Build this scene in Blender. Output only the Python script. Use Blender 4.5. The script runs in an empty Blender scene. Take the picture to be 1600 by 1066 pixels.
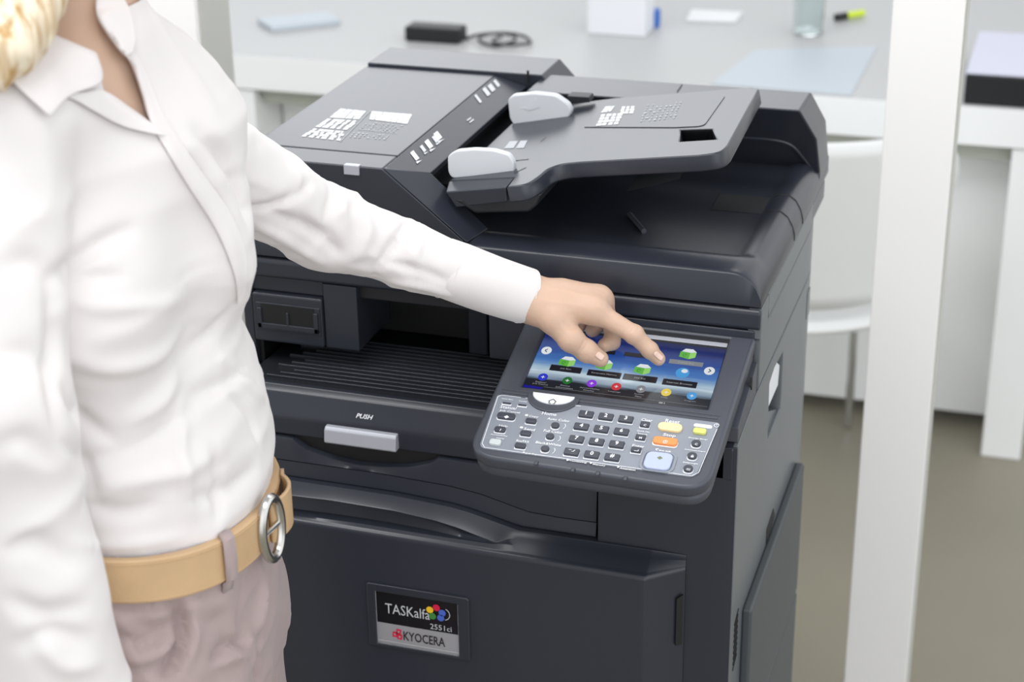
import bpy, bmesh, math, random
import numpy as np
from mathutils import Vector, Matrix
from mathutils.bvhtree import BVHTree
random.seed(7)
SC = bpy.context.scene
COL = SC.collection

# ------------------------------------------------------------------ camera
F = 2800.0                                   # focal length in pixels of the 1600 px frame
YAW, PITCH, ROLL = (math.radians(a) for a in (18.09, 23.83, -0.91))
_f = np.array([-math.sin(YAW)*math.cos(PITCH), math.cos(YAW)*math.cos(PITCH), -math.sin(PITCH)])
_r = np.array([math.cos(YAW), math.sin(YAW), 0.0]); _u = np.cross(_r, _f)
CAMM = np.array([_r*math.cos(ROLL)+_u*math.sin(ROLL), -_r*math.sin(ROLL)+_u*math.cos(ROLL), _f])
CAMC = np.array([0.286, -1.711, 1.775])
cam_data = bpy.data.cameras.new('camera'); cam = bpy.data.objects.new('camera', cam_data); COL.objects.link(cam)
cam_data.sensor_fit = 'HORIZONTAL'; cam_data.sensor_width = 36.0; cam_data.lens = F/1600*36
m = Matrix.Identity(4)
for i in range(3):
    m[i][0], m[i][1], m[i][2], m[i][3] = CAMM[0][i], CAMM[1][i], -CAMM[2][i], CAMC[i]
cam.matrix_world = m
cam_data.dof.use_dof = True; cam_data.dof.focus_distance = 1.80; cam_data.dof.aperture_fstop = 5.6
cam_data.clip_start = 0.05
SC.camera = cam

# ------------------------------------------------------------------ world, lights, exposure
SC.view_settings.view_transform = 'Standard'; SC.view_settings.look = 'None'
SC.view_settings.gamma = 1.0; SC.view_settings.use_curve_mapping = False
SC.view_settings.exposure = 0.0
W = bpy.data.worlds.new('daylit_room'); SC.world = W; W.use_nodes = True
nt = W.node_tree; nt.nodes.clear()
out = nt.nodes.new('ShaderNodeOutputWorld'); bg = nt.nodes.new('ShaderNodeBackground')
tc = nt.nodes.new('ShaderNodeTexCoord'); sep = nt.nodes.new('ShaderNodeSeparateXYZ')
nt.links.new(tc.outputs['Generated'], sep.inputs[0])
# soft daylight; bright band and side lobes added for reflections and fill
def mnode(op, a, b_=None):
    n = nt.nodes.new('ShaderNodeMath'); n.operation = op
    for i_, v in enumerate((a, b_)):
        if v is None: continue
        if isinstance(v, (int, float)): n.inputs[i_].default_value = v
        else: nt.links.new(v, n.inputs[i_])
    return n.outputs[0]
def lobe(d, power, strength):
    d = Vector(d).normalized(); vm = nt.nodes.new('ShaderNodeVectorMath'); vm.operation = 'DOT_PRODUCT'
    nt.links.new(tc.outputs['Generated'], vm.inputs[0]); vm.inputs[1].default_value = d
    return mnode('MULTIPLY', mnode('POWER', mnode('MAXIMUM', vm.outputs['Value'], 0.0), power), strength)
L_BACK, L_RIGHT, L_UP, L_LEFT, L_BASE = 5.0, 1.0, 0.05, 0.4, 0.46
_zn = nt.nodes.new('ShaderNodeSeparateXYZ'); nt.links.new(tc.outputs['Generated'], _zn.inputs[0])
_zz = mnode('DIVIDE', mnode('SUBTRACT', _zn.outputs['Z'], 0.29), 0.13)
band = mnode('MULTIPLY', lobe((-0.44, 0.89, 0.1), 12, L_BACK), mnode('POWER', 2.71828, mnode('MULTIPLY', mnode('MULTIPLY', _zz, _zz), -1.0)))
tot = mnode('ADD', band, L_BASE)
tot = mnode('ADD', tot, lobe((0.80, 0.52, 0.2), 3, L_RIGHT)); tot = mnode('ADD', tot, lobe((0, 0.1, 1), 1.5, L_UP)); tot = mnode('ADD', tot, lobe((-0.8, -0.5, 0.35), 4, L_LEFT)); tot = mnode('ADD', tot, lobe((0.62, -0.75, 0.2), 4, 1.8))
bg.inputs['Color'].default_value = (0.955, 0.975, 1.0, 1)
nt.links.new(tot, bg.inputs['Strength']); nt.links.new(bg.outputs[0], out.inputs[0])

def area_light(name, loc, target, sx, sy, power, color=(1, 1, 1)):
    d = bpy.data.lights.new(name, 'AREA'); d.shape = 'RECTANGLE'; d.size = sx; d.size_y = sy
    d.energy = power; d.color = color
    o = bpy.data.objects.new(name, d); COL.objects.link(o); o.location = loc
    o.rotation_euler = (Vector(target)-Vector(loc)).to_track_quat('-Z', 'Y').to_euler()
    return o
area_light('overhead_light', (-1.2, -0.6, 3.0), (-0.4, 0.2, 1.0), 1.8, 1.2, 2)
area_light('overhead_light', (-0.80, -0.62, 3.0), (-0.5, -0.2, 1.0), 2.8, 0.42, 35)  # overhead strip added to draw highlights along the front edges
area_light('overhead_light', (-0.75, 1.35, 3.0), (-0.45, 0.3, 1.0), 1.9, 0.55, 11)
area_light('window_light', (-3.6, -1.2, 1.7), (-0.3, -0.2, 1.0), 1.6, 2.2, 14, (0.93, 0.97, 1.0))

# ------------------------------------------------------------------ measuring helpers
def ray(x, y):
    d = CAMM.T @ np.array([(x-800)/F, -(y-533)/F, 1.0]); return d/np.linalg.norm(d)
def on(x, y, ax, val):                       # where the sight line meets the plane axis = val
    d = ray(x, y); return CAMC + d*((val-CAMC[ax])/d[ax])
def onpl(x, y, p0, n):
    d = ray(x, y); return CAMC + d*(np.dot(np.asarray(p0)-CAMC, n)/np.dot(d, n))

# ------------------------------------------------------------------ materials
def mat(name, col, rough=0.5, metal=0.0, spec=0.5, bump=0.0, bscale=200.0, coat=0.0, var=0.0, vscale=8.0, emit=None, es=1.0, trans=0.0, sss=0.0, sheen=0.0):
    M_ = bpy.data.materials.new(name); M_.use_nodes = True; t = M_.node_tree; b = t.nodes['Principled BSDF']
    col = tuple(((c/255.0)/12.92 if c/255.0 <= 0.04045 else ((c/255.0+0.055)/1.055)**2.4) for c in col)
    b.inputs['Base Color'].default_value = (*col, 1); b.inputs['Roughness'].default_value = rough
    b.inputs['Metallic'].default_value = metal; b.inputs['Specular IOR Level'].default_value = spec
    b.inputs['Coat Weight'].default_value = coat; b.inputs['Coat Roughness'].default_value = 0.12
    b.inputs['Transmission Weight'].default_value = trans
    if sheen: b.inputs['Sheen Weight'].default_value = sheen
    if sss:
        b.inputs['Subsurface Weight'].default_value = sss; b.inputs['Subsurface Scale'].default_value = 0.008
        b.inputs['Subsurface Radius'].default_value = (1.0, 0.4, 0.25)
    co = t.nodes.new('ShaderNodeTexCoord')
    if var:
        n = t.nodes.new('ShaderNodeTexNoise'); n.inputs['Scale'].default_value = vscale; n.inputs['Detail'].default_value = 5
        t.links.new(co.outputs['Object'], n.inputs['Vector'])
        mx = t.nodes.new('ShaderNodeMix'); mx.data_type = 'RGBA'
        mx.inputs[6].default_value = (*[c*(1-var) for c in col], 1); mx.inputs[7].default_value = (*[min(1, c*(1+var)) for c in col], 1)
        t.links.new(n.outputs['Fac'], mx.inputs[0]); t.links.new(mx.outputs[2], b.inputs['Base Color'])
    if bump:
        n2 = t.nodes.new('ShaderNodeTexNoise'); n2.inputs['Scale'].default_value = bscale; n2.inputs['Detail'].default_value = 3
        t.links.new(co.outputs['Object'], n2.inputs['Vector'])
        bp = t.nodes.new('ShaderNodeBump'); bp.inputs['Strength'].default_value = bump; bp.inputs['Distance'].default_value = 0.001
        t.links.new(n2.outputs['Fac'], bp.inputs['Height']); t.links.new(bp.outputs[0], b.inputs['Normal'])
    if emit:
        e = tuple((c/255.0)**2.2 for c in emit)
        b.inputs['Emission Color'].default_value = (*e, 1); b.inputs['Emission Strength'].default_value = es
    return M_
M = {}
M['shell'] = mat('charcoal_plastic', (44, 47, 56), 0.30, spec=0.5, bump=0.015, bscale=900)
M['shell_top'] = M['shell']
M['side'] = mat('grey_side_plastic', (96, 101, 105), 0.34, bump=0.015, bscale=900)
M['panel'] = mat('panel_grey_plastic', (70, 73, 82), 0.4, bump=0.012, bscale=900)
M['keyplate'] = mat('key_area_plate', (138, 144, 154), 0.25, coat=0.4)
M['black'] = mat('black_plastic', (17, 18, 21), 0.5, bump=0.012, bscale=700)
M['dark'] = mat('dark_inner_plastic', (28, 30, 35), 0.45, bump=0.012, bscale=700)
M['key'] = mat('dark_key_rubber', (62, 66, 76), 0.4)
M['print'] = mat('white_print', (232, 234, 238), 0.5)
M['silver'] = mat('silver_plastic', (176, 178, 186), 0.32, metal=0.15)
M['white'] = mat('white_plastic', (226, 228, 232), 0.4)
M['guide'] = mat('pale_grey_plastic', (205, 208, 212), 0.42)

# ------------------------------------------------------------------ mesh helpers
def link(name, me, parent=None, mats=None):
    o = bpy.data.objects.new(name, me); COL.objects.link(o)
    if parent is not None: o.parent = parent
    if mats is not None:
        for x in (mats if isinstance(mats, (list, tuple)) else [mats]): me.materials.append(x)
    return o
def finish(o, bevel=0.0, segs=2, angle=30, smooth=True):
    me = o.data
    if smooth:
        me.polygons.foreach_set('use_smooth', [True]*len(me.polygons))
        me.set_sharp_from_angle(angle=math.radians(angle))
    if bevel:
        md = o.modifiers.new('soft_edges', 'BEVEL'); md.width = bevel; md.segments = segs
        md.limit_method = 'ANGLE'; md.angle_limit = math.radians(angle); md.harden_normals = True
        md.use_clamp_overlap = True
    return o
class MB:
    def __init__(s): s.v = []; s.f = []; s.m = []
    def add(s, vs, fs, mi=0):
        k = len(s.v); s.v += [tuple(float(c) for c in p) for p in vs]
        for f in fs: s.f.append([k+i for i in f]); s.m.append(mi)
    def box(s, x0, x1, y0, y1, z0, z1, mi=0):
        s.add([(x0,y0,z0),(x1,y0,z0),(x1,y1,z0),(x0,y1,z0),(x0,y0,z1),(x1,y0,z1),(x1,y1,z1),(x0,y1,z1)],
              [(0,3,2,1),(4,5,6,7),(0,1,5,4),(1,2,6,5),(2,3,7,6),(3,0,4,7)], mi)
    def prism(s, pts, ax, a, b, mi=0):       # polygon in the two other axes, extruded along ax
        def mk(p, t):
            q = [0, 0, 0]; q[ax] = t; r_ = [i for i in range(3) if i != ax]; q[r_[0]] = p[0]; q[r_[1]] = p[1]; return q
        n = len(pts); s.add([mk(p, a) for p in pts]+[mk(p, b) for p in pts],
              [list(range(n))[::-1], [n+i for i in range(n)]]+[[i, (i+1) % n, n+(i+1) % n, n+i] for i in range(n)], mi)
    def hexa(s, A, B, mi=0):                 # two matching polygons joined into a solid
        n = len(A); s.add(list(A)+list(B), [list(range(n))[::-1], [n+i for i in range(n)]]+[[i, (i+1) % n, n+(i+1) % n, n+i] for i in range(n)], mi)
    def grid(s, rows, mi=0, close=False):
        n = len(rows[0]); vs = [p for r in rows for p in r]; fs = []
        for i in range(len(rows)-1):
            for j in range(n if close else n-1):
                fs.append([i*n+j, i*n+(j+1) % n, (i+1)*n+(j+1) % n, (i+1)*n+j])
        s.add(vs, fs, mi)
    def tube(s, pts, r, seg=8, mi=0, caps=True):
        pts = [Vector(p) for p in pts]; rows = []
        rr = r if isinstance(r, (list, tuple)) else [r]*len(pts)
        up = Vector((0, 0, 1))
        t0 = (pts[1]-pts[0]).normalized()
        if abs(t0.dot(up)) > 0.95: up = Vector((1, 0, 0))
        a = t0.cross(up).normalized()
        for i, p in enumerate(pts):
            t = (pts[min(i+1, len(pts)-1)]-pts[max(i-1, 0)]).normalized()
            a = (a - t*a.dot(t)).normalized(); b = t.cross(a)
            rows.append([tuple(p+(a*math.cos(2*math.pi*k/seg)+b*math.sin(2*math.pi*k/seg))*rr[i]) for k in range(seg)])
        k0 = len(s.v); s.grid(rows, mi, True)
        if caps:
            n = len(rows); s.f.append([k0+j for j in range(seg)][::-1]); s.m.append(mi)
            s.f.append([k0+(n-1)*seg+j for j in range(seg)]); s.m.append(mi)
    def build(s, name, mats, parent=None, bevel=0.0, segs=2, angle=30, smooth=True, fix=True):
        me = bpy.data.meshes.new(name); me.from_pydata(s.v, [], s.f); 
        for p, mi in zip(me.polygons, s.m): p.material_index = mi
        me.update()
        if fix:
            bm = bmesh.new(); bm.from_mesh(me); bmesh.ops.recalc_face_normals(bm, faces=bm.faces); bm.to_mesh(me); bm.free()
        o = link(name, me, parent, mats); return finish(o, bevel, segs, angle, smooth)
def box(name, x0, x1, y0, y1, z0, z1, m_, parent=None, bevel=0.0015):
    b = MB(); b.box(x0, x1, y0, y1, z0, z1); return b.build(name, m_, parent, bevel)
def thing(name, label, cat, loc=(0, 0, 0), group=None):
    o = bpy.data.objects.new(name, None); COL.objects.link(o); o.location = loc; o.empty_display_size = 0.1
    o['label'] = label; o['category'] = cat
    if group: o['group'] = group
    return o
def tag(o, label=None, cat=None, group=None, kind=None):
    for k, v in (('label', label), ('category', cat), ('group', group), ('kind', kind)):
        if v: o[k] = v
    return o
_dg = None
def curve_mesh(cu, name, Mx=None):
    o = bpy.data.objects.new('tmp', cu); COL.objects.link(o)
    bpy.context.view_layer.update(); dg = bpy.context.evaluated_depsgraph_get()
    me = bpy.data.meshes.new_from_object(o.evaluated_get(dg)); me.name = name
    bpy.data.objects.remove(o); bpy.data.curves.remove(cu)
    if Mx is not None: me.transform(Mx)
    return me
def plate(name, loops, w0, w1, Mx, m_, parent, bevel=0.0, smooth=True):
    """flat plate from 2-D outlines (first the outer, then holes) between heights w0 and w1 of frame Mx"""
    cu = bpy.data.curves.new('c', 'CURVE'); cu.dimensions = '2D'; cu.fill_mode = 'BOTH'
    cu.extrude = (w1-w0)/2 - bevel; cu.bevel_depth = bevel; cu.offset = -bevel; cu.bevel_resolution = 2
    for lp in loops:
        sp = cu.splines.new('POLY'); sp.points.add(len(lp)-1); sp.use_cyclic_u = True
        for q, p in zip(sp.points, lp): q.co = (p[0], p[1], 0, 1)
    me = curve_mesh(cu, name, Mx @ Matrix.Translation((0, 0, (w0+w1)/2))); me.materials.clear()
    o = link(name, me, parent, m_)
    return finish(o, 0, angle=35) if smooth else o
def rrect(x0, x1, y0, y1, r, n=5):
    pts = []
    for cx, cy, a0 in ((x1-r, y1-r, 0), (x0+r, y1-r, 90), (x0+r, y0+r, 180), (x1-r, y0+r, 270)):
        for k in range(n+1):
            a = math.radians(a0+90*k/n); pts.append((cx+r*math.cos(a), cy+r*math.sin(a)))
    return pts
def round_poly(pts, rad, n=5):
    out_ = []; N_ = len(pts)
    rads = rad if isinstance(rad, (list, tuple)) else [rad]*N_
    for i in range(N_):
        p = Vector(pts[i]); a = Vector(pts[i-1])-p; b = Vector(pts[(i+1) % N_])-p
        r_ = min(rads[i], a.length*0.49, b.length*0.49)
        if r_ <= 1e-5: out_.append(tuple(p)); continue
        A = p+a.normalized()*r_; B = p+b.normalized()*r_
        for k in range(n+1):
            t = k/n; out_.append(tuple(A*(1-t)**2+p*2*t*(1-t)+B*t*t))
    return out_
def frame(o, x, y):
    """matrix whose x and y axes are the given directions"""
    x = Vector(x).normalized(); z = x.cross(Vector(y)).normalized(); y = z.cross(x)
    Mx = Matrix.Identity(4)
    for i in range(3): Mx[i][0], Mx[i][1], Mx[i][2], Mx[i][3] = x[i], y[i], z[i], o[i]
    return Mx
def text_geo(txt, shear=0.0, bold=0.0):
    cu = bpy.data.curves.new('t', 'FONT'); cu.body = txt; cu.size = 1.0; cu.fill_mode = 'FRONT'; cu.shear = shear
    cu.resolution_u = 2; cu.offset = bold
    me = curve_mesh(cu, 't')
    vs = [tuple(v.co) for v in me.vertices]; fs = [list(p.vertices) for p in me.polygons]
    bpy.data.meshes.remove(me); return vs, fs
def put_text(mb, txt, Mx, cx, cy, w, h, lift, mi=0, shear=0.0, bold=0.0):
    """lettering centred at (cx,cy) of frame Mx, w wide (None = natural) and h high"""
    vs, fs = text_geo(txt, shear, bold)
    xs = [v[0] for v in vs]; ys = [v[1] for v in vs]; x0, x1, y0, y1 = min(xs), max(xs), min(ys), max(ys)
    sy = h/(y1-y0); sx = (w/(x1-x0)) if w else sy
    mb.add([Mx @ Vector(((v[0]-(x0+x1)/2)*sx+cx, (v[1]-(y0+y1)/2)*sy+cy, lift)) for v in vs], fs, mi)
def put_poly(mb, pts, Mx, lift, mi=0):
    mb.add([Mx @ Vector((p[0], p[1], lift)) for p in pts], [list(range(len(pts)))], mi)
def ell(cx, cy, a, b, n=24, a0=0, a1=360):
    return [(cx+a*math.cos(math.radians(a0+(a1-a0)*k/n)), cy+b*math.sin(math.radians(a0+(a1-a0)*k/n))) for k in range(n if a1-a0 == 360 else n+1)]
def line_strip(mb, pts, wd, Mx, lift, mi=0):
    for a, b in zip(pts, pts[1:]):
        a, b = Vector(a), Vector(b); d = (b-a).normalized(); n = Vector((-d.y, d.x))*wd/2
        put_poly(mb, [a-n, b-n, b+n, a+n], Mx, lift, mi)
def interp(poly, x):
    xs = [p[0] for p in poly]; ys = [p[1] for p in poly]; return float(np.interp(x, xs, ys))
def smooth_curve(pts, n):
    """Catmull-Rom through the points, n samples per span"""
    P_ = [Vector(p) for p in pts]; P_ = [P_[0]*2-P_[1]]+P_+[P_[-1]*2-P_[-2]]; out_ = []
    for i in range(1, len(P_)-2):
        for k in range(n):
            t = k/n; a, b, c, d = P_[i-1:i+3]
            out_.append(0.5*((2*b)+(-a+c)*t+(2*a-5*b+4*c-d)*t*t+(-a+3*b-3*c+d)*t**3))
    out_.append(P_[-2]); return [tuple(p) for p in out_]
# ================================================================== THE SETTING
M['floor'] = mat('polished_concrete', (138, 133, 117), 0.42, var=0.16, vscale=1.6, bump=0.05, bscale=30)
M['wall'] = mat('white_wall_paint', (232, 233, 232), 0.7)
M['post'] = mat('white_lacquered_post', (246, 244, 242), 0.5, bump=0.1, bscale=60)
M['postgrey'] = mat('grey_post_side', (190, 190, 184), 0.5)  # right side strip, greyer than the front
M['desk'] = mat('white_desk_laminate', (190, 191, 191), 0.5)
M['desk_bright'] = mat('brightened_desk_laminate', (242, 243, 243), 0.5)  # desk laminate made whiter to stand in for light on its front
M['shadow_gap'] = mat('grey_green_gap_shade', (176, 180, 168), 0.5)
b = MB(); b.box(-5, 4, -3.2, 5.2, -0.05, 0.0); tag(b.build('floor', M['floor'], None, 0), kind='structure')
b = MB(); b.box(-5, 4, 5.2, 5.3, 0.0, 1.15); tag(b.build('wall_back', M['wall'], None, 0.002), kind='structure')

def post(name, x0, x1, y0, y1):
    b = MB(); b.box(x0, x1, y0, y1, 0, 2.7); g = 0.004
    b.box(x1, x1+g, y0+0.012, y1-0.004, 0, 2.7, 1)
    return tag(b.build(name, [M['post'], M['postgrey']], None, 0.0015), kind='structure')
post('trim_1', 0.045, 0.138, 0.66, 0.69)
post('trim_2', -1.071, -0.978, 0.66, 0.77)

# ------------------------------------------------------------------ desk
DY = 1.804
desk = thing('desk', 'long white desk with a thick top and slab legs behind the printer', 'desk', (-0.6, 2.4, 0))
desk_inv = Matrix.Translation((0.6, -2.4, 0))
def dchild(o):
    o.data.transform(desk_inv); o.parent = desk; return o
b = MB(); b.box(-2.0, 0.262, DY, 4.9, 0.682, 0.762); dchild(b.build('tabletop', M['desk'], None, 0.003))
for x in (0.18, -1.54):
    b = MB(); b.box(x, x+0.08, DY+0.003, 2.75, 0.0, 0.68); dchild(b.build('leg', M['desk_bright'], None, 0.002))
b = MB(); b.box(-1.457, 0.178, DY+0.035, DY+0.06, 0.645, 0.681); dchild(b.build('shadow_gap', M['shadow_gap'], None, 0.001))  # strip in place of the shadow gap; its shade is coloured in
b = MB(); b.box(-2.0, 0.262, DY-0.003, DY-0.0002, 0.6835, 0.7605); dchild(b.build('lit_edge_strip', M['desk_bright'], None, 0.0008))  # added strip; the lit look of the front is put into its colour
PZ = float(on(1400, 632, 1, 1.94)[2])
b = MB(); b.box(-1.455, 0.178, 1.94, 1.96, PZ, 0.68); dchild(b.build('modesty_panel', M['desk_bright'], None, 0.001))
DZ = 0.7625

# ------------------------------------------------------------------ things on the desk
def local(o_thing, o):                       # parent a world-space mesh to a thing standing elsewhere
    o.data.transform(Matrix.Translation(-o_thing.location)); o.parent = o_thing; return o
p = on(676, 66, 2, DZ)
adapter = thing('power_adapter', 'small black power adapter lying on the white desk, its cord curling away', 'adapter', tuple(p))
cx, cy = p[0], p[1]+0.02
b = MB(); b.box(cx-0.065, cx+0.066, cy-0.028, cy+0.03, DZ, DZ+0.034); local(adapter, b.build('case', M['black'], None, 0.006, 3))
b = MB(); pts = []
for k in range(60):
    t = k/59; pts.append((cx+0.07+0.02*t+0.055*(1-math.cos(t*13))*0.9+0.05*t, cy+0.012+0.06*math.sin(t*13)*(0.6+0.4*t), DZ+0.004+0.008*abs(math.sin(t*9))))
b.tube(pts, 0.0034, 6); local(adapter, b.build('cord', M['black'], None))

p = on(962, 56, 2, DZ)
hold = thing('brochure_holder', 'upright white box-shaped brochure holder on the desk behind the document feeder', 'holder', tuple(p))
b = MB(); x0, x1, y0 = p[0]-0.068, p[0]+0.068, p[1]
b.prism([(y0, DZ), (y0+0.012, DZ+0.21), (y0+0.09, DZ+0.21), (y0+0.09, DZ)], 0, x0, x1)
local(hold, b.build('case', M['white'], None, 0.003))
b = MB(); b.box(x0+0.012, x1-0.012, y0+0.03, y0+0.07, DZ+0.205, DZ+0.27); local(hold, b.build('brochure', M['print'], None, 0.001))
p = on(1020, 42, 2, DZ)
M['blue'] = mat('blue_plastic', (60, 110, 190), 0.4)
b = MB(); rows = []
for r_, z in ((0.004, 0), (0.016, 0.001), (0.018, 0.02), (0.017, 0.042), (0.004, 0.045)):
    rows.append([(p[0]+r_*math.cos(a*math.pi/8), p[1]+r_*math.sin(a*math.pi/8), DZ+z) for a in range(16)])
b.grid(rows, 0, True); o = b.build('bottle_cap', M['blue'], None); tag(o, 'small blue cap on the desk beside the white brochure holder', 'cap')

p = on(1262, 52, 2, DZ)
M['glass'] = mat('clear_glass', (235, 242, 242), 0.03, trans=1.0)
b = MB(); rows = []
for r_, z in ((0.001, 0.003), (0.03, 0.0), (0.033, 0.002), (0.038, 0.11), (0.036, 0.11), (0.031, 0.008), (0.001, 0.007)):
    rows.append([(p[0]+r_*math.cos(a*math.pi/12), p[1]+r_*math.sin(a*math.pi/12), DZ+z) for a in range(24)])
b.grid(rows, 0, True); tag(b.build('drinking_glass', M['glass'], None), 'clear empty drinking glass standing on the white desk', 'glass')

p = on(1304, 34, 2, DZ); q = on(1350, 26, 2, DZ)
M['lime'] = mat('lime_plastic', (205, 226, 60), 0.4)
mk = thing('highlighter_pen', 'lime yellow highlighter with a black cap lying on the desk', 'pen', tuple((p+q)/2))
d = (q-p)/np.linalg.norm(q-p); up = np.array([0, 0, 0.0095])
b = MB(); b.tube([p+up, p+up+d*0.003, p+up+d*0.034], [0.005, 0.0088, 0.009], 12); local(mk, b.build('cap', M['black'], None))
b = MB(); b.tube([p+up+d*0.034, q+up-d*0.004, q+up], [0.0085, 0.0085, 0.006], 12); local(mk, b.build('barrel', M['lime'], None))

def sheets(name, px, th, m_, label, cat):
    pp = [on(x, y, 2, DZ) for x, y in px]; b = MB(); b.prism([(v[0], v[1]) for v in pp], 2, DZ, DZ+th)
    return tag(b.build(name, m_, None, 0.0015), label, cat)
M['slate'] = mat('pale_blue_grey_cover', (190, 199, 206), 0.5)
M['paper'] = mat('white_paper', (240, 241, 242), 0.7)
M['lilac'] = mat('pale_lilac_cover', (208, 210, 226), 0.5)
sheets('notebook', [(402, 36), (425, 50), (532, 38), (512, 24)], 0.012, M['slate'], 'pale grey notebook lying on the left of the desk', 'notebook')
sheets('paper_pad', [(1080, 18), (1072, 34), (1150, 36), (1160, 22)], 0.006, M['paper'], 'white paper pad on the desk right of the brochure holder', 'paper')
sheets('drawing_sheet', [(1180, 78), (1110, 132), (1330, 150), (1372, 72)], 0.0012, M['slate'], 'pale blue sheet of paper on the desk beside the post', 'paper')
p0, p1 = on(1505, 162, 2, DZ), on(1640, 170, 2, DZ)
bx = thing('storage_box', 'low box with a black front and pale lid on the desk, right of the post', 'box', tuple((p0+p1)/2))
b = MB(); b.box(p0[0], 0.255, p0[1], p0[1]+0.34, DZ, DZ+0.058); local(bx, b.build('tray', M['black'], None, 0.003))
b = MB(); b.box(p0[0], 0.255, p0[1]+0.004, p0[1]+0.338, DZ+0.0585, DZ+0.064); local(bx, b.build('lid', M['lilac'], None, 0.002))

# ------------------------------------------------------------------ chair
M['chrome'] = mat('chrome', (210, 212, 214), 0.18, metal=1.0)
M['chair'] = mat('white_chair_shell', (232, 233, 232), 0.35)
sc_ = on(1250, 446, 2, 0.42)
chair = thing('office_chair', 'white shell chair on thin chrome legs between printer and white post', 'chair', (sc_[0], sc_[1], 0))
fw = Vector((-0.42, 0.906, 0)).normalized(); rt = Vector((fw.y, -fw.x, 0)); O_ = Vector((sc_[0], sc_[1], 0))
def CP(r_, f_, z): return tuple(O_+rt*r_+fw*f_+Vector((0, 0, z)))
b = MB(); rows = []
for k in range(13):
    f_ = -0.19+0.40*k/12; wd = 0.215-0.05*(k/12)**3-0.02*max(0, (2-k))/2
    rows.append([CP(wd*u_, f_, 0.42+0.02*u_*u_-0.012*(1-u_*u_)+0.02*max(0, (f_-0.1)/0.1)*-0.6) for u_ in np.linspace(-1, 1, 13)])
b.grid(rows); o = b.build('seat', M['chair'], None, fix=False); md = o.modifiers.new('thick', 'SOLIDIFY'); md.thickness = 0.014; md.offset = -1; local(chair, o)
b = MB(); rows = []
for k in range(13):
    t = k/12; wd = (0.16+0.075*math.sin(min(1, t*1.3)*math.pi/2))*(1-0.16*max(0, t-0.8)/0.2)
    rows.append([CP(wd*u_, -0.19-0.075*t+0.055*u_*u_+0.01, 0.445+0.35*t) for u_ in np.linspace(-1, 1, 13)])
b.grid(rows); o = b.build('backrest', M['chair'], None, fix=False); md = o.modifiers.new('thick', 'SOLIDIFY'); md.thickness = 0.012; md.offset = 0; local(chair, o)
for sr, sf in ((1, 1), (-1, 1), (1, -1), (-1, -1)):
    b = MB(); b.tube([CP(sr*0.02, sf*0.02, 0.392), CP(sr*0.13, sf*0.12, 0.396), CP(sr*0.17, sf*0.16, 0.37), CP(sr*0.18, sf*0.18, 0.008)], 0.009, 10)
    local(chair, b.build('leg', M['chrome'], None))
# ================================================================== THE COPIER
cop = thing('photocopier', 'large charcoal office copier with document feeder on top and tilted control panel', 'photocopier', (-0.295, 0.17, 0))
CINV = Matrix.Translation(-Vector(cop.location))
def cp(o):                                   # parts are built in room coordinates, then hung on the copier
    o.data.transform(CINV); o.parent = cop; return o
def sub(o, parent):                          # sub-part: parents share the copier's origin
    o.data.transform(CINV); o.parent = parent; return o
XL = -0.592
FY = -0.105                                  # plane of the lower front
# ---- carcass (dark core everything else is fixed to)
b = MB()
b.box(XL+0.012, -0.016, -0.06, 0.44, 0.03, 0.895)
b.box(XL+0.012, -0.016, 0.30, 0.44, 0.895, 1.018)
b.box(-0.20, -0.016, 0.012, 0.30, 0.895, 1.018)
cp(b.build('carcass', M['black'], None, 0.001))
# castors
for i, (x, y) in enumerate(((-0.54, -0.03), (-0.06, -0.03), (-0.54, 0.39), (-0.06, 0.39))):
    b = MB(); b.tube([(x-0.012, y, 0.0225), (x+0.012, y, 0.0225)], 0.0225, 20); cp(b.build('castor', M['black'], None, 0.002))

# ---- right side: three panels separated by fine gaps
def yz(px): return [tuple(on(x, y, 0, 0.0)[1:]) for x, y in px]
b = MB(); rows = []
plan = [(-0.016, 0.0)]  # rear end of the side panels rounds inwards
def side_slab(name, poly, hole=None, rear=True, m_=M['side']):
    """panel with outline poly (Y,Z) lying on X=0, its rear 12 cm bending inwards"""
    Mx = frame((0, 0, 0), (0, 1, 0), (0, 0, 1))          # local x->Y, y->Z, z->X
    loops = [poly]+([hole] if hole else [])
    o = plate(name, loops, -0.014, 0.0, Mx, m_, None, bevel=0.0018)
    if rear:
        bm = bmesh.new(); bm.from_mesh(o.data)
        for yy in (0.30, 0.33, 0.36, 0.39, 0.42, 0.44):
            bmesh.ops.bisect_plane(bm, geom=bm.verts[:]+bm.edges[:]+bm.faces[:], plane_co=(0, yy, 0), plane_no=(0, 1, 0))
        for v in bm.verts:
            t = max(0, (v.co.y-0.33)/0.13); v.co.x -= 0.024*t*t
        bm.to_mesh(o.data); bm.free(); finish(o, 0, angle=25)
    return cp(o)
hole = yz([(1223.6, 550.6), (1220.6, 615.3), (1219, 639), (1199.5, 690.4), (1201, 645), (1202.5, 600), (1210, 576)])
RY = 0.462
low = [(-0.1005, 0.06), (-0.1005, 0.9375), (-0.094, 0.9405), (0.0, 0.9515), (RY, 0.9535), (RY-0.008, 0.80), (RY-0.022, 0.60), (RY-0.045, 0.45), (RY-0.045, 0.06)]
side_low = side_slab('side_cover', low, hole)
side_mid = side_slab('side_cover', [(0.006, 0.954), (0.018, 0.9555), (RY, 0.956), (RY, 1.0165), (0.012, 1.0165), (0.006, 1.010)])
side_up = side_slab('scanner_side_cover', [(0.052, 1.0185), (RY+0.006, 1.0185), (RY+0.012, 1.0475), (0.048, 1.0475), (0.046, 1.03)])
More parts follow.
